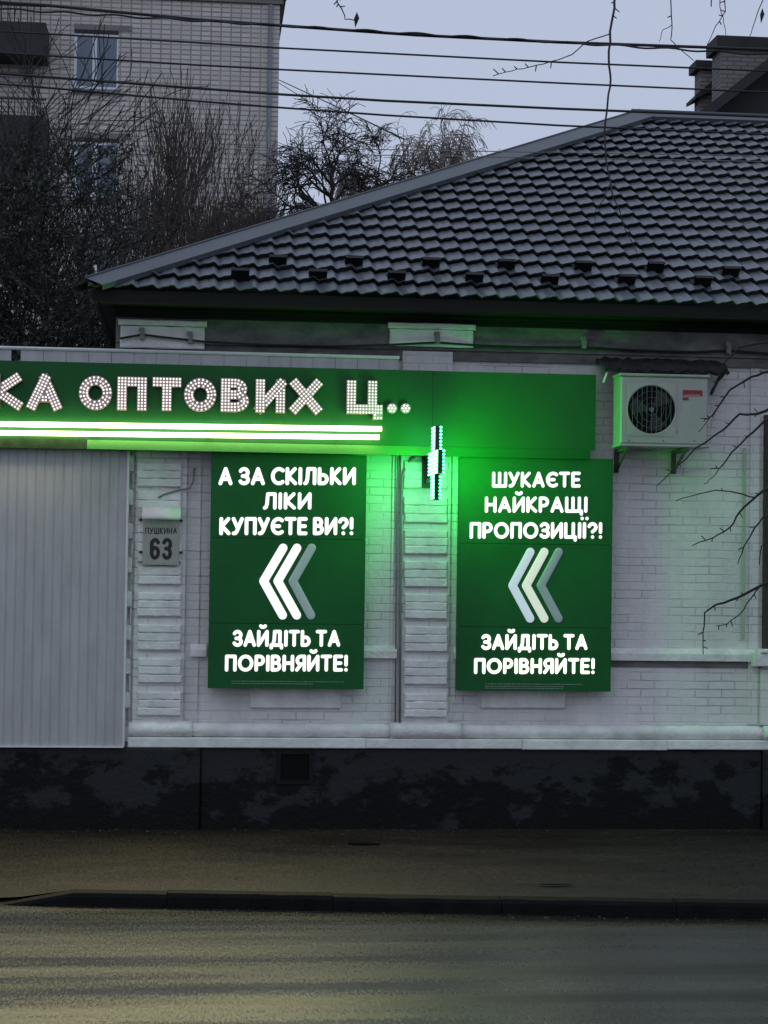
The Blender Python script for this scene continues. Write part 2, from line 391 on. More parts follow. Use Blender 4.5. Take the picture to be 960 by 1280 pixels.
# --- base mouldings
def bead(b, x0, x1, zc, r, y=0.0, n=10, jit=.003):
    N = max(2, int((x1-x0)/.08)); o = len(b.v)
    for i in range(N+1):
        x = x0+(x1-x0)*i/N; q = rng.uniform(-jit, jit)
        for k in range(n+1):
            t = math.pi*k/n; rr = r+q*math.sin(t)
            b.v.append((x, y-rr*1.1*math.sin(t), zc+rr*math.cos(t)+q))
    for i in range(N):
        for k in range(n):
            a = o+i*(n+1)+k; b.f.append((a, a+1, a+n+2, a+n+1))
    b.f.append(tuple(o+k for k in range(n+1))); b.f.append(tuple(o+N*(n+1)+k for k in reversed(range(n+1))))
zc = at(480, 914, -.07).z
b = MB(); bead(b, at(161,914).x, at(240,914).x, zc+.005, .072, -.03)
bead(b, at(240,914).x, at(487,914).x, zc, .065, -.015); bead(b, at(487,914).x, at(575,914).x, zc+.003, .076, -.035); bead(b, at(575,914).x, at(952,914).x, zc-.004, .066, -.012); bead(b, at(952,914).x, XE, zc-.004, .072, -.04)
o = build('moulding', b, M['plaster'], hs, smooth=True); fixn(o)
b = MB(); x = at(160,928).x; zf = at(480, 923, -.09).z
while x < XE:
    x1 = min(XE, x+rng.uniform(1.2,2.4)); b.rbox((x, -.095-rng.uniform(0,.008), zP-.004+rng.uniform(0,.012)), (x1-.002, .02, zf-rng.uniform(0,.008)), .008); x = x1
build('base_course', b, M['plaster'], hs)
# --- pilasters with brick blocks
def blocks(xs, ys, y0, parent):
    for (ya, yb) in ys:
        A, B = at(xs[0], yb, y0), at(xs[1], ya, y0); b = MB(); H = B.z-A.z
        n = max(1, round(H/.085)); hh = H/n
        for k in range(n):
            j = rng.uniform(-.006,.006)
            b.rbox((A.x+rng.uniform(-.005,.005), y0-.034-rng.uniform(0,.009), A.z+k*hh+(.002 if k else 0)), (B.x+rng.uniform(-.005,.005), y0+.01, A.z+(k+1)*hh), .009, .0035, rng)
        build('block', b, M['block'], parent)
PY = -.055
def pilaster(x0, x1, ybot, ytop, bx, by):
    A, B = at(x0, ybot, PY), at(x1, ytop, PY)
    b = MB(); b.box((A.x, PY, A.z), (B.x, .02, B.z)); pi = build('pilaster', b, M['wall'], hs)
    blocks(bx, by, PY, pi)
pilaster(165, 236, 908, 455, (172, 227), [(579,608),(615,648),(655,702),(709,730),(741,770),(781,812),(823,853),(865,894)])
pilaster(497, 566, 906, 440, (505, 559), [(578,610),(622,653),(663,692),(702,733),(743,773),(783,814),(825,855),(867,896)])
pilaster(951, 1080, 906, 838, (975,1060), [(850,878)])
# ragged brick edge left of the first pilaster
b = MB(); z = zP+.05; k = 0
while z < at(160,575).z:
    wdt = .055 if k % 2 == 0 else .012
    xx = at(166, 700).x; b.rbox((xx-wdt+rng.uniform(-.006,.006), -.045, z), (xx-.001, .01, z+.14), .006, .004, rng); z += .155; k += 1
build('quoin_edge', b, M['block'], hs)
# thin raised frames beside panels
for (xa, xb, ya, yb) in ((246,252,575,905),(486,493,570,905),(568,571,575,905),(934,950,452,905)):
    A, B = at(xa, yb), at(xb, ya); b = MB(); b.box((A.x, -.02, A.z), (B.x, .01, B.z)); build('wall_strip', b, M['wall'], hs)
# string course (a ledge), broken by the pilasters
for (xa, xb, yt) in ((238,258,812),(455,496,812),(567,572,816),(764,945,816)):
    b = MB(); A = at(xa, yt, -.05); B = at(xb, yt, -.05); zt_ = at(480, 814, -.05).z; h = .085
    b.prism([(0.01, zt_+.05), (-.02, zt_+.05), (-.055, zt_), (-.055, zt_-h+.02), (.01, zt_-h+.02)], A.x, B.x); fixn(build('ledge', b, M['plaster'], hs))
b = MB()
A, B = at(572, 832, -.02), at(953, 826, -.02); b.box((A.x, -.012, A.z), (B.x, .01, B.z+.02)); build('shadow_band', b, M['frieze'], hs)  # dark strip put in as the shade below the ledge
# blind sills under the panels
for (xa, xb) in ((312,426),(601,707)):
    A, B = at(xa, 885, -.04), at(xb, 860, -.04); b = MB(); b.rbox((A.x, -.04, A.z), (B.x, .01, B.z), .008); build('sill', b, M['plaster'], hs)
# green-grown drip streak on the right
stain = mat('algae_streak', (.40,.44,.40), .8, .12, 5, .3, 40); A, B = at(927, 800, -.032), at(933, 560, -.032)
b = MB(); b.box((A.x, -.034, A.z), (B.x, -.02, B.z)); build('algae_streak', b, stain, hs)
# window bay on the right: dark timber
A, B = at(952, 818, .0), at(1090, 522, .0)
win = None
b = MB(); b.box((A.x, -.06, A.z), (A.x+.07, .02, B.z)); b.box((B.x-.07, -.06, A.z), (B.x, .02, B.z)); b.box((A.x+.07, -.059, B.z-.08), (B.x-.07, .02, B.z)); b.box((A.x+.07, -.059, A.z), (B.x-.07, .02, A.z+.06))
win = build('window', b, M['wood'], hs)
b = MB(); b.box((A.x+.07, -.035, A.z+.06), (B.x-.07, -.01, B.z-.08)); build('shutter', b, M['wood'], win)
A2, B2 = at(941, 833, -.1), at(1100, 818, -.1); b = MB(); b.rbox((A2.x, -.14, A2.z), (B2.x, .02, B2.z), .01); b.rbox((A2.x+.06, -.16, B2.z+.001), (B2.x, .02, B2.z+.04), .01); build('sill', b, M['plaster'], win)
# frieze, corner capitals, soffit, fascia
zs = zE-.085
fz0, fz1 = at(480, 436, -.06).z, at(480, 405, -.06).z
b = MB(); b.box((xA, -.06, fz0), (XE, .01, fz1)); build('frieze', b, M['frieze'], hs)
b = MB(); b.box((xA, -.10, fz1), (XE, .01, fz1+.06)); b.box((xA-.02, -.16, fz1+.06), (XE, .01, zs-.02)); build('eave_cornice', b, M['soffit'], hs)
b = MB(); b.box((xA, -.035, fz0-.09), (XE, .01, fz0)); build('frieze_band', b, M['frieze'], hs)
for (xa, xb, ya, yb) in ((150,256,402,434),(487,592,406,432)):
    A, B = at(xa, yb, -.10), at(xb, ya, -.10); b = MB()
    b.rbox((A.x, -.10, A.z), (B.x, -.055, B.z-.055), .008, .003, rng); b.rbox((A.x-.02, -.125, B.z-.05), (B.x+.02, -.055, B.z), .008, .003, rng); build('capital', b, M['plaster'], hs)
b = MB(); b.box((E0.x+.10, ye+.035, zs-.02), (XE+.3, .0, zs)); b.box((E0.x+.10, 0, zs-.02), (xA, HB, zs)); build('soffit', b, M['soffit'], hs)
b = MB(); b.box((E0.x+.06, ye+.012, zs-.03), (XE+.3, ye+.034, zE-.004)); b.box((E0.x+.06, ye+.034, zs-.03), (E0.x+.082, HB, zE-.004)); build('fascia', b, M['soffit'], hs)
# --- the roof
cp, sp_ = RUN/math.hypot(RUN, RISE), RISE/math.hypot(RUN, RISE); SL = math.hypot(RUN, RISE)
nrm = V((0, -sp_, cp)); vdir = V((0, cp, sp_))
WAVE, STEP, A_, B_ = .1835, .35, .018, .048
XR = XE + .4
def hipx(v): return E0.x + v/SL*RUN
def wave(u):
    t = (u/WAVE) % 1.0
    th = 2*math.pi*t; return A_*math.cos(th - .88*math.cos(th))
b = MB(); rows = int(SL/STEP)+1; NW = 10
for k in range(rows):
    v0, v1 = k*STEP-.018, min((k+1)*STEP, SL)
    if v1 <= v0: continue
    n = int((XR-E0.x)/(WAVE/NW))
    xs = [E0.x+i*WAVE/NW for i in range(n+1)]
    hx0, hx1 = hipx(max(0, v0)), hipx(v1)
    o = len(b.v); cols = []
    for x in xs:
        if x < hx0-.05: continue
        lift = rng.uniform(-.0012,.0012)
        col = []
        vv = [(v0+.085, .0), (v0, B_-.006), (v0-.001, B_), (v0+.12, B_*.72), (v1, 0.0)]
        for (v, h) in vv:
            vmax = SL if x >= hx1 else max(v0+.0, (x-E0.x)/RUN*SL)
            v_ = min(v, vmax)
            q = E0 + vdir*v_ + nrm*(h + wave(x-E0.x) + lift); col.append((x, q.y, q.z))
        b.v += col; cols.append(o); o += 5
    for i in range(len(cols)-1):
        for j in range(4):
            a, c = cols[i]+j, cols[i+1]+j; b.f.append((a, c, c+1, a+1))
rf = build('roof', b, M['roof'], hs)
for p in rf.data.polygons: p.use_smooth = True
rf.data.set_sharp_from_angle(angle=RAD(35))
# other slopes: left hip and back
RE = V((XR, RP.y, RP.z)); bk = HB - ye*1.0
b = MB(); BL = V((E0.x, ye+2*RUN, zE))
b.add([E0-V((0,0,.012)), RP-V((0,0,.012)), BL-V((0,0,.012))], [(0,1,2)])
b.add([BL, RP, RE, V((XR, BL.y, zE))], [(0,1,2,3)])
build('roof_slope', b, M['flash'], hs)
# hip and ridge flashings
hd = (RP-E0).normalized(); side = nrm.cross(hd); side.normalize()
if side.x < 0: side = -side
b = MB(); HWD = .27
P0 = E0 - hd*.04
lift = V((0,0,.105))
n2 = V((-sp_, 0, cp)); side2 = n2.cross(hd).normalized()
if side2.y < 0: side2 = -side2
s0 = [P0+lift, RP+hd*.1+lift]
for s_, nn in ((side, nrm), (side2, n2)):
    q0, q1 = s0[0]+s_*HWD*.80-nn*.012, s0[1]+s_*HWD-nn*.012
    b.add([s0[0], s0[1], q1, q0], [(0,1,2,3)]); b.add([q0, q1, q1-nn*.05, q0-nn*.05], [(0,1,2,3)])
b.tube([s0[0]+V((0,0,.004)), s0[1]+V((0,0,.004))], .011, 6)
build('hip_cap', b, M['flash'], rf)
b = MB()
t0, t1 = RP+V((-.05,0,.10)), RE+V((0,0,.10))
for s_, nn in ((-vdir, nrm), (V((0, cp, -sp_)), V((0, sp_, cp)))):
    q0, q1 = t0+s_*.19-nn*.01, t1+s_*.19-nn*.01
    b.add([t0, t1, q1, q0], [(0,1,2,3)]); b.add([q0, q1, q1-nn*.05, q0-nn*.05], [(0,1,2,3)])
b.tube([t0+V((0,0,.01)), t1+V((0,0,.01))], .022, 6)
build('ridge_cap', b, M['flash'], rf)
# snow guards: two staggered rows
def roofpoint(px, py):
    d = ray(px, py); t = (E0-CAM).dot(nrm)/d.dot(nrm); return CAM+d*t
for (px, py) in ((347,326),(442,327),(538,329),(632,331),(728,333),(818,334),(912,340),(300,343),(397,344),(495,346),(592,348),(686,350),(782,350),(877,352),(1010,344),(975,355)):
    p = roofpoint(px, py+9); b = MB(); hw = .084
    L0 = p - V((hw,0,0)) + nrm*.012; L1 = p + V((hw,0,0)) + nrm*.012
    d1 = vdir*-.02+nrm*.125
    for (q, w_) in ((d1, vdir*.006),):
        b.add([L0, L1, L1+q, L0+q, L0+w_, L1+w_, L1+q+w_, L0+q+w_], [(0,1,2,3),(7,6,5,4),(0,4,5,1),(3,2,6,7),(0,3,7,4),(1,5,6,2)])
    t0_ = L0+vdir*.006; t1_ = L1+vdir*.006
    b.add([t0_+nrm*.02, t1_+nrm*.02, t1_+vdir*.16+nrm*.028, t0_+vdir*.16+nrm*.028], [(0,1,2,3)])
    b.add([L0+d1, L1+d1, L1+d1-vdir*.06-nrm*.004, L0+d1-vdir*.06-nrm*.004], [(0,1,2,3)])
    build('snow_guard', b, M['guard'], rf)

# ================================================================== METAL CLADDING (annex on the left)
xc0, xc1 = at(-330, 700, -.12).x, at(158.5, 700, -.12).x
cl = thing('metal_clad_wall', 'pale grey ribbed sheet metal wall left of the white brick house', 'wall', V(((xc0+xc1)/2, -.12, zP)))
zc0, zc1 = at(80, 932.5, -.12).z, at(80, 458, -.12).z
b = MB(); x = xc0; prof = []
while x < xc1-.02:
    for dx, dy in ((0,0),(.058,0),(.062,.006),(.074,.006),(.078,0)): prof.append((min(x+dx, xc1), -.125+dy))
    x += .083
for (x, y) in prof: b.v += [(x, y, zc0), (x, y, zc1)]
for i in range(len(prof)-1): b.f.append((2*i, 2*i+2, 2*i+3, 2*i+1))
build('sheet', b, M['clad'], cl)
b = MB(); b.box((xc1-.012, -.14, zc0), (xc1+.008, -.03, zc1)); b.box((xc0, -.145, zc0-.012), (xc1, -.03, zc0)); build('edge_trim', b, M['trim'], cl)
b = MB(); b.box((xc0, -.05, zP+.01), (xc1-.03, .3, zc1-.05))
build('backing', b, M['concrete'], cl)
zf1 = at(250, 440, -.16).z
b = MB(); x = at(26, 445, -.16).x; x_end = at(499, 445, -.16).x
xs_ = x
while x < x_end-.01:
    x1 = min(x_end, x+.205); b.box((x, -.165-rng.uniform(0,.004), zc1-.06), (x1-.004, -.15, zf1-.02)); x = x1
b.box((xc0, -.165, zc1-.06), (at(14, 445, -.16).x, -.15, zf1-.02))
build('fascia_panel', b, M['clad'], cl)
b = MB(); b.tube([(xc0, -.17, zf1-.004), (x_end, -.17, zf1-.008)], .017, 6); build('top_trim', b, M['trim'], cl)

# ================================================================== THE LONG GREEN SIGN
YS = -.25
zb, ztop = at(480, 557, YS).z, at(480, 462, YS).z
xs0, xs1 = at(-560, 500, YS).x, at(745, 500, YS).x
xj = at(541, 500, YS).x
sg = thing('shop_sign', 'long green sign board with white bulb letters and two lit tubes', 'sign', V(((xs0+xs1)/2, YS, zb)))
b = MB(); b.box((xs0, YS, zb), (xj-.003, -.17, ztop)); b.box((xj, YS+.006, zb), (xs1, -.17, ztop)); build('board', b, M['sign'], sg)
zl = at(480, 568.5, YS-.03).z
b = MB()
def lip(x0, x1, y_out, mat_, ):
    b = MB(); b.prism([(YS+.03, zb-.001), (YS-.002, zb-.001), (YS-y_out, zl), (YS+.03, zl)], x0, x1); return fixn(build('lower_lip', b, mat_, sg))
xl = at(109, 555, YS).x
lip(xs0, xl-.004, -.012, M['signdim']); lip(xl, xj-.002, .04, M['lip']); lip(xj, at(738,560,YS).x, -.008, M['sign'])
# tubes
def tube(xr_, yl, yr, r):
    a, c = at(0, yl, YS-.07), at(xr_, yr, YS-.07); d = (c-a)/(c.x-a.x)
    b = MB(); pts = [a + d*(xs0+.1-a.x), c]; b.tube(pts, r, 10); o = build('light_tube', b, M['tube'], sg, smooth=False)
    for px in (25, 118, 260, 420, xr_-6):
        bb = MB(); q = a + d*(at(px, yl, YS-.07).x-a.x); bb.box((q.x-.012, YS-.065, q.z-.012), (q.x+.012, YS-.001, q.z+.012)); build('tube_clip', bb, M['black'], o)
def add_road_light(px0, px1):
    a0_, c0_ = at(0, 541, YS-.07), at(474, 546.6, YS-.07); dd_ = (c0_-a0_)/(c0_.x-a0_.x); off_ = V((0,-.020,-.016)); a = a0_+dd_*(at(px0,541,YS).x-a0_.x)+off_; c = a0_+dd_*(at(px1,541,YS).x-a0_.x)+off_
    ld = bpy.data.lights.new('added_road_light', 'AREA'); ld.shape = 'RECTANGLE'; ld.size = (c-a).length; ld.size_y = .018; ld.spread = RAD(120)
    ld.energy = 120; ld.color = (1, .90, .46)  # added lamp beside the lower tube, power set to brighten the road
    lo_ = bpy.data.objects.new('added_road_light', ld); C.objects.link(lo_); lo_.parent = sg
    lo_.location = (a+c)/2 - sg.location; z_ = V((0, .80, .60)); x_ = (c-a).normalized(); y_ = z_.cross(x_).normalized(); x_ = y_.cross(z_)
    lo_.rotation_euler = Matrix((x_, y_, z_.normalized())).transposed().to_euler()
add_road_light(-560, 470)
tube(477, 530, 536.2, .0235); tube(474, 541, 546.6, .0225)

# stroke alphabet: centre lines, cap height 1
def arc(cx, cy, rx, ry, a0, a1, n=12): return [(cx+rx*math.cos(RAD(a0+(a1-a0)*i/n)), cy+ry*math.sin(RAD(a0+(a1-a0)*i/n))) for i in range(n+1)]
G = {
'А': (.74, [[(0,0),(.37,1),(.74,0)], [(.14,.30),(.60,.30)]]),
'З': (.54, [arc(.26,.745,.27,.255,155,-85,10)+[(.16,.5)], [(.16,.5)]+arc(.27,.25,.29,.25,85,-155,10)]),
'С': (.70, [arc(.45,.5,.45,.5,52,308,16)]),
'К': (.58, [[(0,0),(0,1)], [(.54,1),(.06,.5),(.58,0)]]),
'І': (0, [[(0,0),(0,1)]]),
'Л': (.68, [[(0,0),(.09,.05),(.16,.3),(.20,1),(.68,1),(.68,0)]]),
'Ь': (.54, [[(0,1),(0,0),(.28,0)]+arc(.26,.29,.28,.29,-90,90,8)+[(0,.58)]]),
'И': (.68, [[(0,1),(0,0),(.68,1),(.68,0)]]),
'Й': (.68, [[(0,1),(0,0),(.68,1),(.68,0)], arc(.34,1.46,.19,.13,200,340,6)]),
'У': (.64, [[(0,1),(.33,.36)], [(.64,1),(.26,.14),(.16,.02),(.02,0)]]),
'П': (.64, [[(0,0),(0,1),(.64,1),(.64,0)]]),
'Є': (.70, [arc(.45,.5,.45,.5,52,308,16), [(.05,.5),(.52,.5)]]),
'Т': (.64, [[(0,1),(.64,1)], [(.32,1),(.32,0)]]),
'Е': (.50, [[(.5,1),(0,1),(0,0),(.5,0)], [(0,.5),(.44,.5)]]),
'В': (.56, [[(.28,.52),(0,.52),(0,1)]+arc(.28,.76,.22,.24,90,-90,8), [(0,.52),(0,0)]+arc(.28,.26,.28,.26,-90,90,8)]),
'?': (.52, [arc(.25,.74,.27,.26,165,-50,10)+[(.26,.40)], [(.26,0),(.261,.01)]]),
'!': (.02, [[(.01,1),(.01,.38)], [(.01,0),(.011,.01)]]),
'Д': (.84, [[(.14,0),(.24,.4),(.27,1),(.70,1),(.70,0)], [(0,-.2),(0,0),(.84,0),(.84,-.2)]]),
'О': (.94, [arc(.47,.5,.47,.5,0,360,22)]),
'Р': (.54, [[(0,0),(0,1)]+arc(.26,.71,.28,.29,90,-90,8)+[(0,.42)]]),
'Н': (.64, [[(0,0),(0,1)], [(.64,0),(.64,1)], [(0,.5),(.64,.5)]]),
'Я': (.58, [[(.58,0),(.58,1)]+arc(.30,.71,.28,.29,90,270,8)+[(.58,.42)], [(.32,.42),(0,0)]]),
'Ш': (.96, [[(0,1),(0,0),(.96,0),(.96,1)], [(.48,0),(.48,1)]]),
'Щ': (1.10, [[(0,1),(0,0),(.96,0),(.96,1)], [(.48,0),(.48,1)], [(.96,0),(1.12,0),(1.12,-.22)]]),
'Ц': (.74, [[(0,1),(0,0),(.60,0),(.60,1)], [(.60,0),(.76,0),(.76,-.22)]]),
'Ї': (.06, [[(.03,0),(.03,1)], [(-.16,1.4),(-.16,1.41)], [(.22,1.4),(.22,1.41)]]),
'Х': (.66, [[(0,1),(.66,0)], [(0,0),(.66,1)]]),
'6': (.52, [arc(.26,.28,.26,.28,180,-180,16), [(0,.28),(0,.72)]+arc(.26,.74,.26,.26,180,25,8)]),
'3': (.52, [arc(.26,.75,.26,.25,160,-85,10)+[(.16,.51)], [(.16,.51)]+arc(.26,.25,.26,.26,85,-160,10)]),
}
def layout(s, r, gap, space):
    x = 0; L_ = []
    for ch in s:
        if ch == ' ': x += space; continue
        w_, st = G[ch]; L_.append([[(px+x, py) for px, py in pl_] for pl_ in st]); x += w_+2*r+gap
    return L_, x-2*r-gap
def text_mesh(s, x0, x1, ytop, ybot, Y, weight=.18, depth=.5, gap=.06, space=.34):
    """rounded stroke letters between pixel limits of the plane at depth Y"""
    yc = (ytop+ybot)/2
    A, B = at(x0, ybot, Y), at(x1, ytop, Y); H = at(480, ytop, Y).z-at(480, ybot, Y).z
    hc = H/(1+2*weight); r = hc*weight
    L_, W = layout(s, weight, gap, space); k = (B.x-A.x-2*r)/W
    zL, zR = at(x0, ybot, Y).z+r, at(x1, ybot, Y).z+r
    out_ = []
    for li, letter in enumerate(L_):
        b = MB(); out_.append(b)
        for si, pl_ in enumerate(letter):
            pts = [(A.x+r+px*k, zL+(zR-zL)*px/W+py*hc) for px, py in pl_]
            seen = set()
            dd = Y - .0007*si
            for i, (x, z) in enumerate(pts):
                b.ball((x, dd, z), r, depth, 12, 6)
            for i in range(len(pts)-1):
                (xa, za), (xb, zb_) = pts[i], pts[i+1]; L2 = math.hypot(xb-xa, zb_-za)
                if L2 < 1e-4: continue
                nx_, nz_ = -(zb_-za)/L2, (xb-xa)/L2; o = len(b.v); n = 10
                for (x, z) in ((xa, za), (xb, zb_)):
                    for q in range(n):
                        t = 2*math.pi*q/n; b.v.append((x+nx_*r*math.cos(t), dd+r*depth*math.sin(t)*.995, z+nz_*r*math.cos(t)))
                for q in range(n):
                    p2 = (q+1) % n; b.f.append((o+q, o+p2, o+n+p2, o+n+q))
    return out_
def seg_rect(b, xa, za, xb, zb_, w_, y0, y1, ea, eb):
    d = V((xb-xa, 0, zb_-za)); L2 = d.length; d /= L2; n = V((-d.z, 0, d.x))*w_/2
    a = V((xa,0,za))-d*ea; c = V((xb,0,zb_))+d*eb
    P = [a-n, c-n, c+n, a+n]
    b.add([(p.x, y0, p.z) for p in P]+[(p.x, y1, p.z) for p in P], [(0,1,2,3),(7,6,5,4),(0,4,5,1),(1,5,6,2),(2,6,7,3),(3,7,4,0)])
def bulb_letter(ch, x0, x1, yt, yb):
    A, B = at(x0, yb, YS-.05), at(x1, yt, YS-.05); H = B.z-A.z; wgt = .088
    hw = wgt/2; w_, st = G[ch]; hc = H-wgt; k = (B.x-A.x-wgt)/w_
    tail = {'Ц': .0}.get(ch, 0)
    b = MB(); dots = []; yy = YS-.05
    def free(x, z): return all((x-q[0])**2+(z-q[1])**2 > .0225**2 for q in dots)
    for si, pl_ in enumerate(st):
        pts = [(A.x+hw+px*k, A.z+hw+py*hc) for px, py in pl_]
        closed = abs(pts[0][0]-pts[-1][0]) < 1e-6 and abs(pts[0][1]-pts[-1][1]) < 1e-6
        for i in range(len(pts)-1):
            (xa, za), (xb, zb_) = pts[i], pts[i+1]
            curved = len(pts) > 8 and math.hypot(xb-xa, zb_-za) < .09
            ea = hw*.98 if not curved else .006; eb = ea
            seg_rect(b, xa, za, xb, zb_, wgt, yy-.0004*(len(b.f) % 13), YS-.006, ea, eb)
            L2 = math.hypot(xb-xa, zb_-za); ux, uz = (xb-xa)/L2, (zb_-za)/L2
            e = hw*.66 if not curved else 0
            n = max(1, round((L2+2*e)/.0285))
            for off in (-.029, 0, .029):
                for q in range(n+1):
                    t = -e+(L2+2*e)*q/n; x, z = xa+ux*t-uz*off, za+uz*t+ux*off
                    if free(x, z): dots.append((x, z))
    L_ = build('letter', b, M['ledbody'], sg)
    b = MB()
    for (x, z) in dots: b.ball((x, yy-.006, z), .0098, .6, 7, 4)
    build('bulbs', b, M['dot'], L_)
for ch, x0, x1, yt, yb in (('К',-13,28,467.5,510.5),('А',34,77,468.5,511.5),('О',98,140.5,470,512),('П',146,184,471.5,512.5),('Т',190,227,472,513),('О',229.5,271,473,514),('В',275.5,312,473.5,514.5),('И',319,357,474.5,515.5),('Х',363,402,475,516),('Ц',433,478,476,517)):
    bulb_letter(ch, x0, x1, yt, yb)
for px in (490, 507):
    c = at(px, 510.5, YS-.04); b = MB(); b.tube([(c.x, YS-.006, c.z), (c.x, YS-.045, c.z)], .047, 20); L_ = build('full_stop', b, M['ledbody'], sg)
    b = MB(); b.ball((c.x, YS-.05, c.z), .0105, .6, 8, 4)
    for q in range(6): t = q*math.pi/3; b.ball((c.x+.029*math.cos(t), YS-.05, c.z+.029*math.sin(t)), .0105, .6, 8, 4)
    build('bulbs', b, M['dot'], L_)

# ================================================================== THE TWO POSTER LIGHT BOXES
def lightbox(x0, x1, yt, yb, seams, label, lines, chevs, mats, small):
    YP = -.20
    A, B = at(x0, yb, YP), at(x1, yt, YP)
    o = thing('light_box', label, 'sign', V(((A.x+B.x)/2, YP, A.z)), 'green poster boxes on the brick wall')
    b = MB(); b.box((A.x+.006, YP+.012, A.z+.006), (B.x-.006, -.045, B.z-.006)); build('casing', b, M['panel'], o)
    zz = [A.z] + [at(480 if x0 < 480 else 660, s, YP).z for s in reversed(seams)] + [B.z]
    b = MB()
    for i in range(3):
        b.box((A.x, YP-.001*(i == 1), zz[i]+.0025), (B.x, YP+.0115, zz[i+1]-.0025))
    build('face', b, M['panel'], o)
    for i, (s, xa, xb, ya, yb_) in enumerate(lines):
        for lb in text_mesh(s, xa, xb, ya, yb_, YP-.006, weight=.128, gap=.10, depth=.35): build('letter', lb, mats['text'] if i < 3 else mats['text_low'], o, smooth=True)
    for cpts, mm in zip(chevs, mats['chev']):
        pts = [at(px, py, YP-.004) for px, py in cpts]; b = MB(); r = .040
        for p in pts: b.ball((p.x, YP-.004, p.z), r, .22, 16, 8)
        for i in (0, 1):
            a, c = pts[i], pts[i+1]; d = V((c.x-a.x, 0, c.z-a.z)).normalized(); n = V((-d.z, 0, d.x)); oo = len(b.v)
            for p in (a, c):
                for q in range(14):
                    t = 2*math.pi*q/14; b.v.append((p.x+n.x*r*math.cos(t), YP-.004-i*.0006+r*.215*math.sin(t), p.z+n.z*r*math.cos(t)))
            for q in range(14): p2 = (q+1) % 14; b.f.append((oo+q, oo+p2, oo+14+p2, oo+14+q))
        build('chevron', b, mm, o, smooth=True)
    b = MB()
    for (xa, xb, yy) in small:
        a, c = at(xa, yy, YP), at(xb, yy, YP); x = a.x
        while x < c.x-.004:
            wd = min(rng.uniform(.012,.05), c.x-x); b.box((x, YP-.0022, a.z-.0055), (x+wd, YP-.0008, a.z+.0045*rng.uniform(.4,1))); x += wd+.005
    build('small_print', b, M['smallprint'], o)
M['smallprint'] = mat('pale_small_print', (.16,.22,.18), .6, .2, 10)
Lt = [('А ЗА СКІЛЬКИ',273,445,584,606.5),('ЛІКИ',328.5,389.5,615.5,637),('КУПУЄТЕ ВИ?!',274,442,646.5,669),('ЗАЙДІТЬ ТА',290.5,425.5,787.5,808.5),('ПОРІВНЯЙТЕ!',281,435,818.5,839.5)]
Rt = [('ШУКАЄТЕ',615,726,589.5,609.5),('НАЙКРАЩІ',606,734.5,620.5,641),('ПРОПОЗИЦІЇ?!',587,753,652.5,673.5),('ЗАЙДІТЬ ТА',601.5,734.5,792.5,812.5),('ПОРІВНЯЙТЕ!',592.5,743.5,822.5,842.5)]
lightbox(259.5, 458.5, 569, 860.5, (675, 781), 'lit green poster box with two white chevrons, left of the middle pilaster', Lt,
    [[(353.9,685),(329.5,726.4),(353.2,769)],[(371.2,685),(347.2,726.4),(370.9,769)],[(389.6,685),(366,726.4),(388.6,769)]],
    {'text': M['text'], 'text_low': M['text'], 'chev': [M['chev_white'], M['chev_white'], M['chev_dim']]}, [(289,430,851.2),(289,391,854)])
lightbox(571, 766.5, 573.5, 863.5, (680, 784), 'lit green poster box with pale blue and cream chevrons, below the air conditioner side', Rt,
    [[(662.9,690),(640.6,732),(662.6,773)],[(680.3,690),(657.6,732),(680.3,773)],[(698.4,690),(676,732),(698,773)]],
    {'text': M['text'], 'text_low': M['text2'], 'chev': [M['chev_blue'], M['chev_cream'], M['chev_grey']]}, [(606,728,854.5),(606,705,857.5),(606,705,860)])

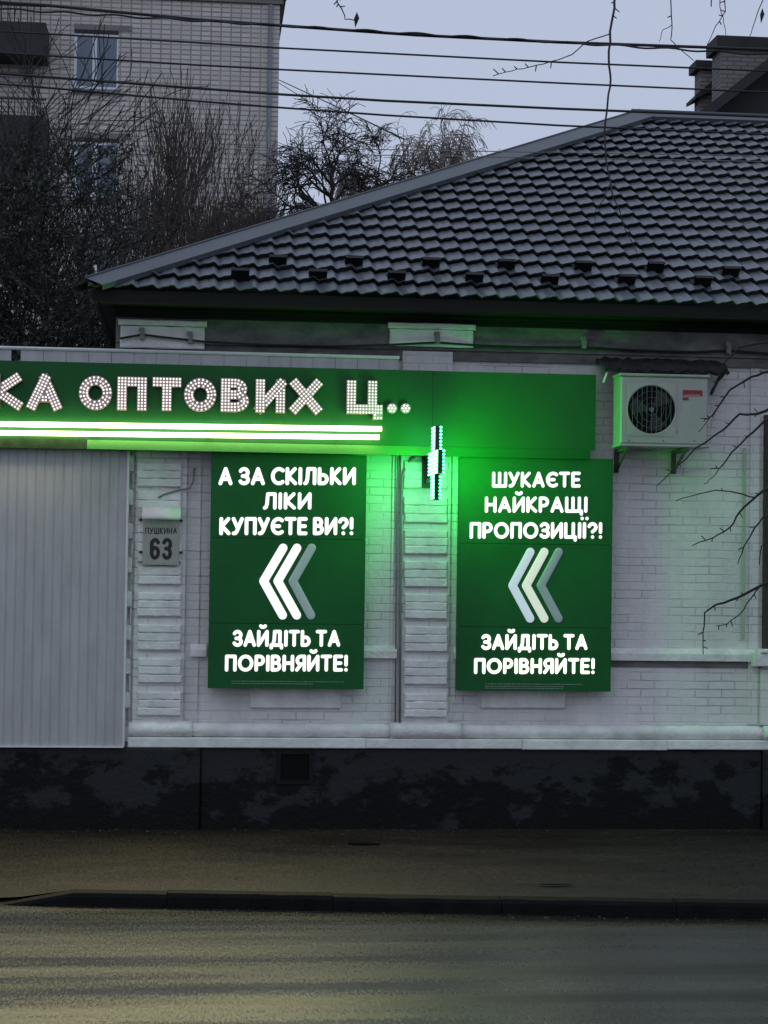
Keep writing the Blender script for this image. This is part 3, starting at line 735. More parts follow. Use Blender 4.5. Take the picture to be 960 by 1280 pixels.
# ================================================================== LED CROSS (edge-on, sticks out of the wall)
cx = at(545, 580, -.75).x; Yc = -.77; zc_ = at(548, 579, Yc).z
cs = thing('pharmacy_cross', 'green lit LED cross standing out from the wall between the posters', 'sign', V((cx, Yc, zc_-.33)))
a_, Lh, T = .105, .33, .055
prof = [(-a_,-Lh),(a_,-Lh),(a_,-a_),(Lh,-a_),(Lh,a_),(a_,a_),(a_,Lh),(-a_,Lh),(-a_,a_),(-Lh,a_),(-Lh,-a_),(-a_,-a_)]
b = MB(); b.prism([(Yc+p, zc_+q) for p, q in prof], cx-T/2, cx+T/2); fixn(build('body', b, M['black'], cs))
for sgn in (-1, 1):
    b = MB()
    s_ = .0315
    for i in range(-10, 11):
        for j in range(-10, 11):
            y, z = i*s_, j*s_
            if (abs(y) < a_ and abs(z) < Lh-.01) or (abs(z) < a_ and abs(y) < Lh-.01):
                b.ball((cx+sgn*(T/2+.002), Yc+y, zc_+z), .0085, 1, 6, 4)
    lf = build('led_face', b, M['cross'], cs)
    b = MB(); xg = cx+sgn*(T/2+.0015); a2 = a_-.012; L2_ = Lh-.012
    for (ya, yb_, za, zb2) in ((-a2, a2, -L2_, L2_), (-L2_, -a2-.001, -a2, a2), (a2+.001, L2_, -a2, a2)):
        q_ = [(xg, Yc+ya, zc_+za), (xg, Yc+yb_, zc_+za), (xg, Yc+yb_, zc_+zb2), (xg, Yc+ya, zc_+zb2)]
        b.add(q_ if sgn > 0 else q_[::-1], [(0,1,2,3)])
    build('glowing_panel', b, M['crossglow'] if sgn < 0 else M['crossglow_strong'], lf)
    if sgn > 0:
        b = MB()
        for (yo, za, zb2) in ((a_+.002, -L2_, -a_-.004), (a_+.002, a_+.004, L2_), (Lh+.002, .1, a_)):
            b.add([(cx+.016, Yc+yo, zc_+za), (cx-.016, Yc+yo, zc_+za), (cx-.016, Yc+yo, zc_+zb2), (cx+.016, Yc+yo, zc_+zb2)], [(0,1,2,3)])
        build('added_glow_strip', b, M['addedglow'], lf)  # unseen strips added on the wall side to throw green onto the pilaster
b = MB()
for j in range(-10, 11):
    z = j*s_; y = -Lh if abs(z) < a_ else -a_
    b.ball((cx+T/2-.004, Yc+y-.003, zc_+z), .011, 1, 8, 4)
build('led_rim', b, M['crossrim'], cs)
b = MB(); b.box((cx-.02, Yc+Lh-.002, zc_-.16), (cx+.02, -.02, zc_-.12)); b.box((cx-.02, Yc+Lh-.002, zc_+.06), (cx+.02, -.02, zc_+.095)); b.box((cx-.05, -.10, zc_-.20), (cx+.03, -.091, zc_+.13)); build('bracket', b, M['black'], cs)

# ================================================================== CABLES AND SMALL THINGS ON THE FACADE
def wire(name, pts, r, label, cat, m_='cable', Y=None, group=None, n=6):
    P = [at(px, py, yy if Y is None else Y) for px, py, *rest in pts for yy in [rest[0] if rest else 0]]
    b = MB(); b.tube(P, r, n); o = build(name, b, M[m_], smooth=True); return tag(o, label, cat, group)
wire('conduit_cable', [(535,568,-.09),(520,570,-.09),(509,580,-.08),(503,595,-.08),(501.5,640,-.075),(500.5,760,-.075),(499.5,903,-.075)], .013, 'thin cable bending down the left edge of the middle pilaster', 'cable', 'greycable')
wire('wall_cable', [(497,571,-.04),(496,650,-.035),(495,760,-.035),(494,903,-.03)], .007, 'grey straight cable in the corner beside the middle pilaster', 'cable', 'greycable')
wire('loop_cable', [(243,585,-.03),(242,600,-.05),(238,610,-.075),(222,613,-.10),(205,618,-.105),(198,622,-.10)], .008, 'short bent cable poking out above the number plate hood', 'cable', 'greycable')
ev = thing('eave_cable', 'black cable clamped along the stained wall under the eave', 'cable', at(600, 430, -.14))
P = [at(*q) for q in ((150,423,-.14),(178,418,-.14),(200,421,-.14),(255,427,-.14),(330,431,-.12),(420,433,-.1),(484,431,-.13),(548,428,-.13),(600,432,-.1),(660,434,-.1),(730,434,-.1),(800,438,-.1),(868,440,-.1),(912,438,-.1),(960,442,-.1),(1050,440,-.1))]
b = MB(); b.tube(P, .011, 6); build('cable', b, M['cable'], ev, smooth=True)
for (px, py) in ((178,419),(238,424),(547,424),(730,430),(911,437)):
    c = at(px, py, -.13); b = MB(); b.box((c.x-.02, c.y-.02, c.z-.04), (c.x+.02, -.04, c.z+.035)); b.box((c.x-.03, c.y-.015, c.z+.036), (c.x+.018, -.04, c.z+.07)); build('clamp', b, M['greycable'], ev)
# number plate
YN = -.115
A, B = at(178, 706, YN), at(224.5, 652, YN)
npz = thing('number_plate', 'beige house number plate under a small bent metal hood', 'sign', V(((A.x+B.x)/2, YN, A.z)))
b = MB(); b.rbox((A.x, YN, A.z), (B.x, -.098, B.z), .003); build('plate', b, M['plate'], npz)
for lb in text_mesh('ПУШКИНА', 181.5, 221.5, 659.5, 667.5, YN-.001, .085, .25, .22, .3): build('letter', lb, M['ink'], npz)
for lb in text_mesh('63', 187, 215.5, 672.5, 699.5, YN-.001, .105, .12, .22, .3): build('numeral', lb, M['ink'], npz)
A, B = at(177.5, 649, -.2), at(226, 634, -.09); b = MB(); n = 7
for i in range(n+1):
    t = i/n*math.pi/2; y = -.092-.11*math.sin(t)*1.0; z = A.z + (B.z-A.z)*math.cos(t)
    b.v += [(A.x, y, z), (B.x, y, z)]
for i in range(n): b.f.append((2*i, 2*i+1, 2*i+3, 2*i+2))
hood = build('hood', b, M['trim'], npz, smooth=True); hood.modifiers.new('s', 'SOLIDIFY').thickness = .003
b = MB()
for (px, py) in ((176,690),(226.5,690.5),(226.5,651),(176,650)): 
    c = at(px, py, -.1); b.box((c.x-.014, -.104, c.z-.01), (c.x+.014, -.094, c.z+.01))
build('fixing', b, M['black'], npz)

# air conditioner
A, B = at(775, 557, -.48), at(885.5, 470.5, -.48)
ac = thing('air_conditioner', 'white outdoor air conditioner unit with round black fan grille and red badge', 'air conditioner', V(((A.x+B.x)/2, -.33, A.z)))
D0, D1 = -.48, -.16
b = MB(); b.rbox((A.x, D0, A.z+.02), (B.x, D1, B.z-.014), .014); build('casing', b, M['ac'], ac)
b = MB(); b.rbox((A.x-.012, D0-.012, B.z-.0135), (B.x+.012, D1+.01, B.z+.012), .008); build('lid', b, M['ac'], ac)
b = MB(); b.rbox((A.x-.012, D0-.014, A.z-.004), (B.x+.012, D1+.01, A.z+.0195), .006); build('base_tray', b, M['ac'], ac)
fc = at(814.5, 512, D0-.004); fr = .226
pA, pB = at(783, 544.5, D0), at(846, 479, D0)
b = MB(); 
# recessed square panel with a round opening
n = 48; o = 0; zmin, zmax = pA.z, pB.z
sq = []
for k in range(n):
    t = 2*math.pi*k/n; c_, s2 = math.cos(t), math.sin(t); mm = 1/max(abs(c_), abs(s2))
    sq.append((fc.x+(pB.x-pA.x)/2*c_*mm, fc.z+(zmax-zmin)/2*s2*mm))
for k in range(n):
    t = 2*math.pi*k/n
    b.v += [(sq[k][0], D0-.004, sq[k][1]), (fc.x+fr*1.02*math.cos(t), D0-.008, fc.z+fr*1.02*math.sin(t)), (fc.x+fr*.97*math.cos(t), D0+.0, fc.z+fr*.97*math.sin(t))]
for k in range(n):
    q = (k+1) % n; b.f.append((3*k, 3*q, 3*q+1, 3*k+1)); b.f.append((3*k+1, 3*q+1, 3*q+2, 3*k+2))
build('fan_panel', b, M['ac'], ac)
b = MB(); b.disc((fc.x, D0-.0015, fc.z), (0,-1,0), fr*.985, 48); build('fan_cavity', b, M['acdark'], ac)
b = MB()
for k in range(-4, 5):
    x = k*.045
    if abs(x) < fr*.97:
        h = math.sqrt((fr*.99)**2-x*x); b.tube([(fc.x+x, D0-.007, fc.z-h), (fc.x+x, D0-.012, fc.z), (fc.x+x, D0-.007, fc.z+h)], .0026, 5)
for q in (.25, .5, .75):
    b.tube([(fc.x+fr*q*math.cos(2*math.pi*k/32), D0-.010, fc.z+fr*q*math.sin(2*math.pi*k/32)) for k in range(33)], .0016, 4)
b.tube([(fc.x, D0-.014, fc.z), (fc.x, D0-.004, fc.z)], .022, 14)
build('grille', b, M['acgrille'], ac)
b = MB()
for k in range(3):
    t = k*2.094+.4; c1, s1 = math.cos(t), math.sin(t); c2_, s2 = math.cos(t+.9), math.sin(t+.9)
    b.add([(fc.x, D0-.0025, fc.z), (fc.x+fr*.85*c1, D0-.0026, fc.z+fr*.85*s1), (fc.x+fr*.92*math.cos(t+.45), D0-.0032, fc.z+fr*.92*math.sin(t+.45)), (fc.x+fr*.85*c2_, D0-.0026, fc.z+fr*.85*s2)], [(0,1,2,3)])
build('fan_blade', b, M['black'], ac)
A2, B2 = at(853.5, 495, D0), at(878, 488, D0)
b = MB(); b.box((A2.x, D0-.0025, A2.z), (B2.x, D0+.001, B2.z)); b.box((A2.x, D0-.0025, A2.z-.04), (A2.x+.055, D0+.001, A2.z-.012)); bd = build('badge', b, M['red'], ac)
b = MB(); x = A2.x+.015
for k in range(7):
    h = rng.uniform(.010,.022); b.tube([(x, D0-.003, A2.z+.003), (x+.008, D0-.0032, A2.z+h), (x+.016, D0-.003, A2.z+.004)], .0024, 5); x += .022
build('badge_mark', b, M['palemark'], bd)
b = MB()
for (px, py) in ((786,551),(829,551),(868,551),(786,483),(786,540),(846,540)): 
    c = at(px, py, D0); b.ball((c.x, D0-.002, c.z), .006, .6, 6, 4)
build('screw', b, M['acdark'], ac)
br_z = A.z-.008
for px in (782, 855):
    x = at(px, 560, -.4).x; b = MB(); b.box((x-.02, -.50, br_z-.035), (x+.02, -.0, br_z)); b.box((x-.02, -.035, br_z-.22), (x+.02, 0, br_z-.036))
    b.tube([(x, -.44, br_z-.03), (x, -.03, br_z-.20)], .014, 5); build('bracket', b, M['rust'], ac)
# ragged dark sheet over the unit
A, B = at(752, 470, -.30), at(906, 449, -.30); b = MB(); nx, ny = 30, 6
for i in range(nx+1):
    for j in range(ny+1):
        x = A.x+(B.x-A.x)*i/nx; t = j/ny; y = -.02-.46*t
        z = B.z+.02-.13*t + rng.uniform(-.018,.018) - (.05*rng.random() if j == ny else 0)
        b.v.append((x, y, z))
for i in range(nx):
    for j in range(ny):
        a = i*(ny+1)+j; b.f.append((a, a+1, a+ny+2, a+ny+1))
o = build('canopy_sheet', b, M['tarp']); o.modifiers.new('s', 'SOLIDIFY').thickness = .035
tag(o, 'ragged dark sheet forming a small canopy over the air conditioner', 'canopy')
wire('tie_strap', [(762,461,-.42),(758,468,-.43),(754.5,478,-.44)], .011, 'short pale strap hanging left of the air conditioner', 'strap', 'palegreen' if 'palegreen' in M else 'trim')
wire('hanging_rod', [(906,466,-.1),(897,476,-.2),(889,492,-.35)], .016, 'short dark bracket arm at the right end of the canopy sheet', 'bracket', 'black')

# ================================================================== OVERHEAD WIRES
for pts, r, lab in (
  ([(-700,-50),(0,3),(60,7),(240,24),(349,32),(520,44),(700,53),(960,62),(1700,75)], .013, 'thick twisted wire, highest of the five overhead wires'),
  ([(-700,-5),(0,39),(240,53),(349,60),(700,78),(960,89),(1700,110)], .008, 'thin overhead wire just under the thick twisted topmost one'),
  ([(-700,25),(0,66),(240,81),(349,87),(700,104),(960,115.5),(1700,135)], .008, 'middle one of the five overhead wires'),
  ([(-700,45),(0,92),(240,110),(349,118),(480,126),(700,136),(790,139.5),(960,146),(1700,168)], .0105, 'overhead wire that meets the roof ridge'),
  ([(-700,60),(40,108),(240,126),(349,134.5),(480,144),(700,157),(960,168),(1700,195)], .0085, 'lowest of the five strong overhead wires, crossing the hip')):
    P = []
    for i in range(len(pts)-1):
        for k in range(8):
            t = k/8; P.append((pts[i][0]*(1-t)+pts[i+1][0]*t, pts[i][1]*(1-t)+pts[i+1][1]*t))
    P.append(pts[-1])
    wire('overhead_wire', P, r, lab, 'wire', Y=-3.0, group='overhead wires along the street', n=5)
# a second strand twisted round the top wire
pp = [(349+i*9, 32+i*9*(21/351)+1.2*math.sin(i*.9)) for i in range(-40, 70)]
wire('twisted_strand', pp, .008, 'fine strand twisted around the topmost overhead wire', 'wire', Y=-3.02, n=5)
wire('service_wire', [(349,100,24),(420,133,12),(505,174,4.2)], .010, 'slanting wire running from the brick block behind the roof', 'wire')
wire('service_wire', [(349,104,24),(385,126,20),(425,152,16)], .008, 'finer slanting wire below the other from the brick block', 'wire')
wire('service_wire', [(300,184,-2.6),(600,189,-2.6),(960,195,-2.6),(1500,203,-2.6)], .004, 'upper of two hair-thin wires across the roof tiles', 'wire', 'greycable')
wire('service_wire', [(300,191,-2.6),(600,196,-2.6),(960,202,-2.6),(1500,210,-2.6)], .004, 'lower of two hair-thin wires across the roof tiles', 'wire', 'greycable')

# ================================================================== APARTMENT BLOCK BEHIND
YB = 31.0
xb0, xb1 = at(-420, 300, YB).x, at(348.5, 100, YB).x
zb1 = at(300, -4, YB).z
ap = thing('apartment_block', 'grey brick apartment block behind the bare trees', 'building', V(((xb0+xb1)/2, YB, 0)))
b = MB(); b.box((xb0, YB, 0), (xb1, YB+14, zb1)); build('wall', b, M['apt'], ap)
b = MB(); b.box((xb0-.1, YB-.18, zb1), (xb1+.16, YB+14.2, zb1+.28)); b.box((xb0-.1, YB-.08, zb1-.16), (xb1+.08, YB+14.1, zb1)); build('cornice', b, M['concrete'], ap)
b = MB(); x = at(337, 100, YB-.1).x; b.tube([(x, YB-.09, 0), (x, YB-.09, zb1-.2)], .055, 8); build('drainpipe', b, M['zinc'], ap, smooth=True)
for r_ in range(-1, 5):
    y0 = 44+135*r_
    if y0 < -60: continue
    A, B = at(92, y0+67, YB), at(148.5, y0, YB)
    f = MB(); t = .07
    f.box((A.x, YB-.03, A.z), (A.x+t, YB-.005, B.z)); f.box((B.x-t*.6, YB-.03, A.z), (B.x, YB-.005, B.z)); f.box((A.x+t, YB-.029, B.z-t), (B.x-t*.6, YB-.005, B.z)); f.box((A.x+t, YB-.029, A.z), (B.x-t*.6, YB-.005, A.z+t))
    mx_ = A.x+(B.x-A.x)*.46; f.box((mx_-.05, YB-.032, A.z+t), (mx_+.06, YB-.005, B.z-t))
    wn = build('window', f, M['pvc'], ap)
    f = MB(); f.box((A.x+t, YB-.018, A.z+t), (B.x-t*.6, YB-.004, B.z-t)); build('pane', f, M['curtain'], wn)
    f = MB(); f.box((A.x-.03, YB-.10, A.z-.09), (B.x+.03, YB-.005, A.z-.004)); build('sill', f, M['zinc'], wn)
    f = MB(); f.box((A.x, YB-.05, B.z+.003), (B.x, YB-.005, B.z+.10)); build('lintel_and_shade', f, M['aptdark'], wn); f = MB(); f.box((A.x-.02, YB-.016, B.z+.105), (B.x+.34, YB-.004, B.z+.25)); build('lintel_and_shade', f, M['concrete'], wn)  # dark lower strip is the shade under the concrete one, put in as colour
for r_ in (-1, 0, 1):
    yb_ = 60+118*r_ + (0 if r_ else 0)
    A, B = at(-150, yb_, YB-1.1), at(58, yb_-66, YB-1.1)
    f = MB(); f.box((A.x, YB-1.1, A.z), (B.x, YB-.001, A.z+.16)); f.box((A.x, YB-1.1, A.z+.16), (B.x, YB-1.04, A.z+.80)); f.box((B.x-.06, YB-1.04, A.z+.16), (B.x, YB-.001, A.z+.80))
    bl = build('balcony', f, M['aptdark'], ap)
    f = MB(); x = A.x+.05
    while x < B.x: f.box((x-.012, YB-1.075, A.z+.801), (x+.012, YB-1.05, A.z+1.2)); x += .16
    f.box((A.x, YB-1.09, A.z+1.2), (B.x, YB-1.04, A.z+1.24)); build('railing', f, M['aptdark'], bl)

# ================================================================== HOUSE WITH CHIMNEYS BEHIND THE RIDGE
YN2 = 16.0
A = at(875, 150, YN2); nh = thing('neighbour_house', 'dark gabled roof with two grey brick chimneys behind the ridge', 'house', V((A.x+4, YN2+3, 0)))
def nb(px0, px1, py0, py1, y0, y1):
    a, c = at(px0, py1, y0), at(px1, py0, y0); return (a.x, y0, a.z), (c.x, y1, c.z)
b = MB(); q0, q1 = nb(900, 1040, 56, 200, YN2, YN2+.6); b.box(q0, q1); ch1 = build('chimney', b, M['chim'], nh)
b = MB(); q0, q1 = nb(896, 1045, 50, 60, YN2-.07, YN2+.67); b.box(q0, q1); build('chimney_cap', b, M['darkroof'], ch1)
b = MB(); q0, q1 = nb(874, 906, 82, 220, YN2+1.2, YN2+1.6); b.box(q0, q1); ch2 = build('chimney', b, M['chim'], nh)
b = MB(); q0, q1 = nb(870, 902, 76, 86, YN2+1.13, YN2+1.67); b.box(q0, q1); build('chimney_cap', b, M['darkroof'], ch2)
b = MB(); q0 = at(868, 120, YN2+1.15); q1 = at(902, 92, YN2+1.15)
b.add([(q0.x, YN2+1.05, q0.z), (q1.x, YN2+1.05, q1.z), (q1.x, YN2+1.05, q1.z-.25), (q0.x, YN2+1.05, q0.z-.07), (q0.x, YN2+1.75, q0.z), (q1.x, YN2+1.75, q1.z), (q1.x, YN2+1.75, q1.z-.25), (q0.x, YN2+1.75, q0.z-.07)], [(0,1,2,3),(7,6,5,4),(0,4,5,1),(3,2,6,7),(0,3,7,4),(1,5,6,2)])
build('side_roof', b, M['darkroof'], nh)
# gable: verge rising to the right in front of the chimney
g0, g1 = at(866, 146, YN2-1.2), at(1000, 42, YN2-1.2)
sl_ = (g1.z-g0.z)/(g1.x-g0.x); gx1 = g0.x+5.2; pk = g0.z+sl_*5.2; ge = gx1+5.2
b = MB(); th = .22
def pr(xa, za, xb, zb2, ya, yb2, t):
    b.add([(xa,ya,za),(xb,ya,zb2),(xb,ya,zb2-t),(xa,ya,za-t),(xa,yb2,za),(xb,yb2,zb2),(xb,yb2,zb2-t),(xa,yb2,za-t)], [(0,1,2,3),(7,6,5,4),(0,4,5,1),(3,2,6,7),(0,3,7,4),(1,5,6,2)])
pr(g0.x-1.0, g0.z-sl_*1.0, gx1, pk, YN2-1.2, YN2+8, th); pr(gx1, pk, ge+1, g0.z-sl_*1.0, YN2-1.2, YN2+8, th)
build('roof', b, M['darkroof'], nh)
b = MB(); yy = YN2-.6
b.add([(g0.x+.1,yy,0),(ge-.1,yy,0),(ge-.1,yy,g0.z-.1),(gx1,yy,pk-.3),(g0.x+.1,yy,g0.z-.1),(g0.x+.1,yy+8,0),(ge-.1,yy+8,0),(ge-.1,yy+8,g0.z-.1),(gx1,yy+8,pk-.3),(g0.x+.1,yy+8,g0.z-.1)], [(0,1,2,3,4),(9,8,7,6,5),(0,5,6,1),(1,6,7,2),(4,9,5,0)])
build('wall', b, M['aptdark'], nh)

# ================================================================== TREES
def grow(segs, p, d, L_, r, lvl, R, droop=0.0, spread=.6, kids=(3,5), nseg=5, upw=.0, taper=.55, wig=.12):
    p = V(p); d = V(d).normalized(); step = L_/nseg
    for i in range(nseg):
        rr0 = r*(1-(1-taper)*i/nseg); rr1 = r*(1-(1-taper)*(i+1)/nseg)
        d = (d + V((R.gauss(0,wig), R.gauss(0,wig), R.gauss(0,wig)+upw-droop*(1 if lvl < 2 else .2)))).normalized()
        q = p+d*step; segs.append((p, q, rr0, rr1, lvl)); p = q
        if lvl > 0 and i >= 1:
            nk = R.randint(*kids) if i == nseg-1 else R.randint(0, 2)
            for _ in range(nk):
                a = V((R.gauss(0,1), R.gauss(0,1), R.gauss(0,.7))).normalized()
                dd = (d + a*spread*R.uniform(.7,1.3)).normalized()
                grow(segs, p, dd, L_*R.uniform(.5,.75), max(rr1*R.uniform(.5,.7), .003), lvl-1, R, droop, spread, kids, nseg, upw, taper, wig)
def seg_mesh(segs, n=3):
    b = MB()
    for (p, q, a, c, l) in segs: b.tube([p, q], [a, c], n if a < .03 else 6, cap=False)
    return b
def tree(name, label, base, stems, R, barkm, group=None, leaves=None, minr=0.0, **kw):
    t = thing(name, label, 'tree', V(base), group)
    segs = []
    for (p, d, L_, r, lv) in stems: grow(segs, p, d, L_, r, lv, R, **kw)
    top = max(s[4] for s in segs)
    segs = [(p, q, max(a, minr), max(c, minr), l) for (p, q, a, c, l) in segs]
    build('trunk', seg_mesh([s for s in segs if s[4] == top], 6), M[barkm], t)
    build('crown', seg_mesh([s for s in segs if s[4] < top], 3), M[barkm], t)
    if leaves:
        cnt, size, cond = leaves; b = MB(); tw = [s for s in segs if s[4] <= 1 and cond(s[1])]
        for _ in range(cnt if tw else 0):
            s = R.choice(tw); c = s[0].lerp(s[1], R.random()) + V((R.gauss(0,.05), R.gauss(0,.05), R.gauss(0,.05)))
            u = V((R.gauss(0,1), R.gauss(0,1), R.gauss(0,1))).normalized()*size*R.uniform(.6,1.3); v_ = u.orthogonal().normalized()*size*.5
            b.add([c-u, c+v_, c+u, c-v_], [(0,1,2,3)])
        build('foliage', b, M['leaf'], t)
    print(name, len(segs)); return t
R = random.Random(11)
def stem(px, Y, d, L_, r, lv): p = at(px, 700, Y); return (V((p.x, Y, 0)), d, L_, r, lv)
# dense dark thicket at the left
for i, (px, Y, hh, lab) in enumerate(((-70,5.5,4.0,'dense dark evergreen thicket tree at the far left behind the sheet wall'),(40,6.5,3.8,'dense dark twiggy tree above the gap in the fascia strip'),(125,8.5,3.2,'dark tangled tree rising beside the roof corner'),(195,10.5,2.3,'dark low twiggy tree filling the gap above the hip end'))):
    p = at(px, 700, Y)
    tree('dense_tree', lab, (p.x, Y, 0), [stem(px, Y, (.12,0,1), hh, .11, 4)]+[(V((p.x+R.uniform(-.4,.4), Y+R.uniform(-.4,.4), 0)), (R.uniform(-.5,.6),R.uniform(-.3,.3),1), hh*R.uniform(.6,.85), .05, 3) for _ in range(5)], R, 'bark', 'bare trees behind the house',
         leaves=((20000, 22000, 13000, 0)[i], .036, lambda c: proj(c)[1] > 170), minr=.0055, spread=.75, kids=(3,4), upw=.02, wig=.16)
# slender upright brown trees in front of the block
for i, (px, Y, hh, lab) in enumerate(((165,15,4.0,'brown twiggy tree standing before the lower block window'),(225,17,4.4,'tall brown upright tree in front of the brick block'),(285,16,4.0,'brown bare tree just left of the drainpipe'),(292,18,3.0,'small brown bare tree below the block corner'))):
    p = at(px, 700, Y)
    tree('bare_tree', lab, (p.x, Y, 0), [stem(px, Y, (.0,0,1), hh, .10, 4)]+[(V((p.x+R.uniform(-.8,.8), Y+R.uniform(-.5,.5), 0)), (R.uniform(-.18,.18),R.uniform(-.2,.2),1), hh*R.uniform(.75,.95), .05, 3) for _ in range(6)], R, 'barkb', 'bare trees behind the house', minr=.006, spread=.40, kids=(2,4), upw=.13, wig=.09)
# black branchy tree right of the block, weeping pale one beyond
def crowned(px, Y, ytop, stems, label, bark, group, **kw):
    p = at(px, 700, Y); zt0 = at(px, ytop, Y).z
    t = thing('weeping_tree', label, 'tree', V((p.x, Y, 0)), group)
    b = MB(); b.tube([(p.x, Y, 0), (p.x+.1, Y, zt0*.4), (p.x-.08, Y, zt0*.75), (p.x, Y, zt0)], [.26, .2, .15, .10], 8); build('trunk', b, M[bark], t, smooth=True)
    segs = []
    for (d, L_, r, lv) in stems: grow(segs, V((p.x, Y, zt0-R.uniform(0,.5))), d, L_, r, lv, R, **kw)
    segs = [(a, c, max(r1, .0075), max(r2, .0075), l) for (a, c, r1, r2, l) in segs]
    build('crown', seg_mesh(segs, 3), M[bark], t); print('crowned', len(segs))
crowned(412, 27, 275, [((s, R.uniform(-.4,.4), u), 1.55, .075, 3) for s, u in ((-.9,.5),(-.4,1),(.1,1.1),(.5,.9),(.95,.35),(-.7,.1))], 'black crooked bare tree right of the brick block corner', 'bark', 'bare trees behind the house', spread=.7, kids=(3,5), droop=.10, wig=.20, nseg=6)
crowned(525, 38, 262, [((s, R.uniform(-.4,.4), u), 1.75, .07, 3) for s, u in ((-.9,.8),(-.3,1),(.35,1),(.9,.7),(.1,1.2))], 'pale drooping bare tree peeping over the hip of the roof', 'barkp', 'bare trees behind the house', spread=.55, kids=(2,4), droop=.24, wig=.12, nseg=7)
# street tree outside the right edge: its twigs hang into the picture
YT = -3.6
tb = at(1120, 900, YT); st_ = thing('street_tree', 'bare street tree whose thin dark twigs hang over the wall and roof', 'tree', V((tb.x, YT, 0)))
b = MB(); ztip = at(1120, -60, YT).z
b.tube([(tb.x, YT, -.1), (tb.x+.03, YT, 2), (tb.x-.04, YT+.05, 4), (tb.x, YT, ztip+.2), (tb.x+.2, YT, ztip+2)], [.17, .14, .12, .09, .04], 10)
build('trunk', b, M['bark'], st_, smooth=True)
b = MB()
def branch(pts, r0_, r1_, Y0=YT, Y1=None, twigs=True):
    P = []; n = len(pts)
    Y1 = Y0 if Y1 is None else Y1
    for i in range(n-1):
        for k in range(3):
            t = (i+k/3)/(n-1); u = k/3; x = pts[i][0]*(1-u)+pts[i+1][0]*u; y = pts[i][1]*(1-u)+pts[i+1][1]*u
            P.append(at(x+rng.uniform(-.8,.8), y+rng.uniform(-.8,.8), Y0+(Y1-Y0)*t))
    P.append(at(pts[-1][0], pts[-1][1], Y1))
    r0_ *= .62; r1_ *= .72; N = len(P); b.tube(P, [r0_+(r1_-r0_)*i/(N-1) for i in range(N)], 5)
    if twigs:
        for i in range(2, N-1):
            if rng.random() < .30:
                d = (P[i+1]-P[i]).normalized(); s = rng.choice((-1,1)); e = (d*.5+V((d.z*s,0,-d.x*s))).normalized()*rng.uniform(.02,.05)
                b.tube([P[i], P[i]+e], [.0045,.0035], 4); b.ball(P[i]+e, .0045, 1, 5, 3)
# limbs from the trunk, then the visible twigs
branch([(1120,180),(1040,330),(990,410),(960,428),(925,434),(905,453),(890,490)], .024, .006, YT, -3.2)
branch([(1120,250),(1030,410),(960,464),(940,471),(912,487),(893,517),(885,524),(876,523)], .022, .005, YT, -3.3)
branch([(893,517),(885,525),(873,540)], .006, .004, -3.3, -3.3, False)
branch([(1120,330),(1010,480),(957,514),(945,517),(925,518),(905,537),(870,560),(850,580),(821,607)], .024, .005, YT, -3.4)
branch([(1120,370),(1010,500),(955,527),(935,546),(915,566),(900,585),(888,586)], .020, .005, YT, -3.5)
branch([(900,585),(890,598),(880,605)], .006, .004, -3.5, -3.5, False)
branch([(1120,470),(1010,580),(960,610),(943,622),(925,640),(913,660),(890,672),(865,682)], .022, .005, YT, -3.3)
branch([(943,622),(920,616),(895,612),(870,618),(845,626)], .010, .004, -3.35, -3.3)
branch([(1120,560),(1010,620),(953,648),(940,665),(930,685),(922,705)], .016, .005, YT, -3.3)
branch([(1120,520),(1000,640),(952,682),(949,706)], .014, .005, YT, -3.3, False)
branch([(1120,620),(1020,705),(958,728),(930,743),(905,753),(893,757),(881,766),(879,790),(879,818)], .024, .005, YT, -3.3)
branch([(950,733),(938,748),(925,768),(908,780),(895,783)], .010, .004, -3.32, -3.3)
# from the high limb, left over the street
branch([(1120,-140),(1000,-170),(860,-120),(790,-60),(769,-10),(768,10),(763,40),(761,75),(763,100),(760,125),(756,165),(758,200),(762,225),(766,245)], .019, .0075, YT, -5.0)
branch([(766,245),(775,262),(781,285),(797,318)], .0075, .004, -5.0, -5.0, False)
branch([(763,42),(735,52),(715,68),(690,77),(660,84),(640,88),(616,95)], .007, .004, -5.0, -5.0)
branch([(762,230),(754,250),(745,262),(742,285)], .006, .003, -5.0, -5.0)
branch([(1000,-170),(890,-90),(842,-20),(838,0),(840,30),(839,50),(850,62),(867,76)], .009, .004, -4.6, -5.0)
branch([(839,32),(828,38),(824,52)], .005, .003, -5.0, -5.0, False)
branch([(1000,-150),(930,-60),(906,-5),(907,14),(895,32),(884,56)], .009, .0035, -4.6, -5.0)
branch([(900,-20),(900,8),(905,28),(909,50)], .006, .003, -4.9, -5.0, False)
branch([(1010,-150),(965,-50),(953,0),(943,30),(936,48)], .008, .0035, -4.6, -5.0, False)
branch([(889,-40),(890,-5),(889,8)], .008, .006, -4.9, -5.0, False)
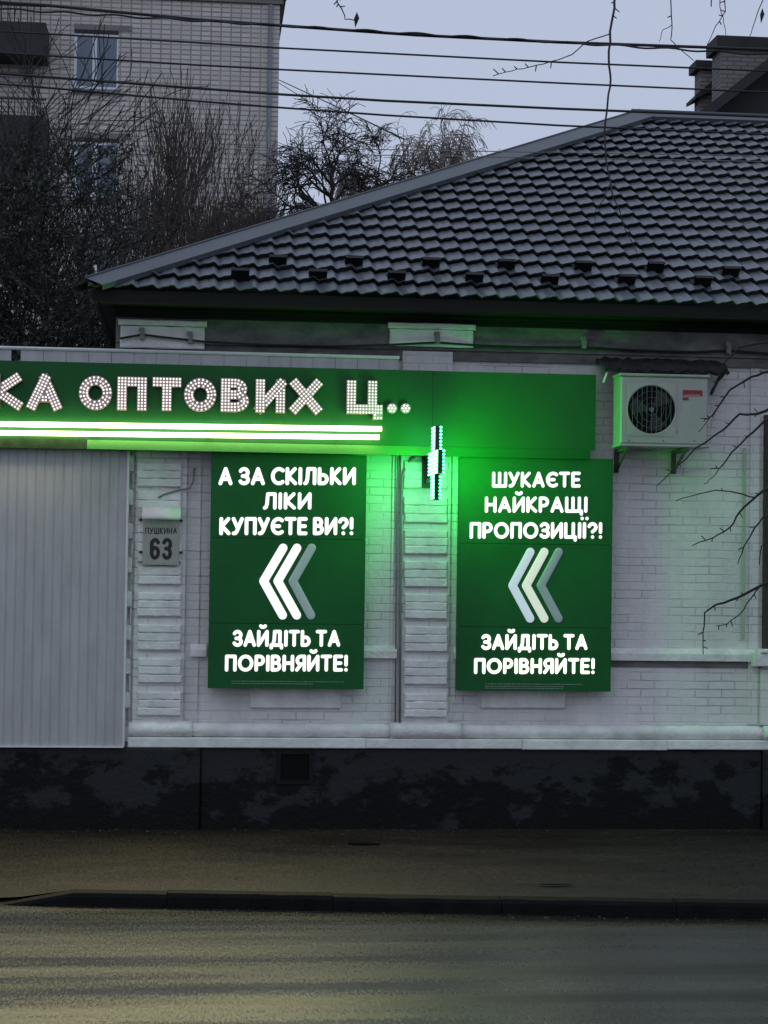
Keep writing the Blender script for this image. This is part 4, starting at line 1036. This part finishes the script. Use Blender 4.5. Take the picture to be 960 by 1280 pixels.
branch([(860,-120),(600,-110),(470,-60),(425,-10),(421,2),(428,12),(432,24),(448,25)], .012, .0045, -4.9, -5.0)
branch([(470,-60),(380,-40),(360,-8),(354,10)], .008, .004, -5.0, -5.0, False)
build('crown', b, M['bark'], st_, smooth=True)
b = MB(); 
for (px, py) in ((953,19),(446,24)):
    b = MB(); c = at(px, py, -5.0); b.add([c+V((0,0,.05)), c+V((.018,.01,.01)), c+V((-.01,0,-.06)), c+V((-.02,-.01,.0))], [(0,1,2,3)]); build('dead_leaf', b, M['bark'], st_)
# litter on the pavement
def puddle(px, py, wx, wy):
    c = atz(px, py, 0); b = MB(); n = 18
    b.add([(c.x+wx*math.cos(2*math.pi*k/n)*rng.uniform(.7,1.2), c.y+wy*math.sin(2*math.pi*k/n)*rng.uniform(.7,1.2), .0035) for k in range(n)], [tuple(range(n))]); return b
M['puddle'] = mat('puddle_water', (.006,.006,.006), .08, .1, 5)
for a_p in ((455,1055,.16,.07),(694,1106,.15,.035)):
    o = build('puddle', puddle(*a_p), M['puddle']); struct(o)
b = MB()
for k in range(230):
    px = rng.uniform(-20, 980); q = rng.random()
    x = at(px, 1000, 0).x
    if q < .45: y, z = -.10-abs(rng.gauss(0,.10)), 0.0
    elif q < .8: y, z = kerb_y(x)-abs(rng.gauss(0,.10))-.01, ZR
    else: y, z = rng.uniform(kerb_y(x)+.2, -.2), 0.0
    r = rng.uniform(.005,.012)*(1.5 if rng.random() < .08 else 1); o = len(b.v)
    for (a, c, e) in ((1,0,0),(0,1,0),(-1,0,0),(0,-1,0),(0,0,.8)): b.v.append((x+a*r*rng.uniform(.6,1.6), y+c*r*rng.uniform(.6,1.4), z+e*r+.0))
    b.f += [(o,o+1,o+4),(o+1,o+2,o+4),(o+2,o+3,o+4),(o+3,o,o+4)]
M['grit'] = mat('street_grit', (.02,.018,.015), .8, 0, 30, col2=(.06,.055,.045))
struct(build('grit', b, M['grit'], base=V((0,0,0))), 'stuff')
for o in list(bpy.data.objects):
    if '_base' in o: del o['_base']
for m_ in bpy.data.materials:
    if '_ramp' in m_: del m_['_ramp']
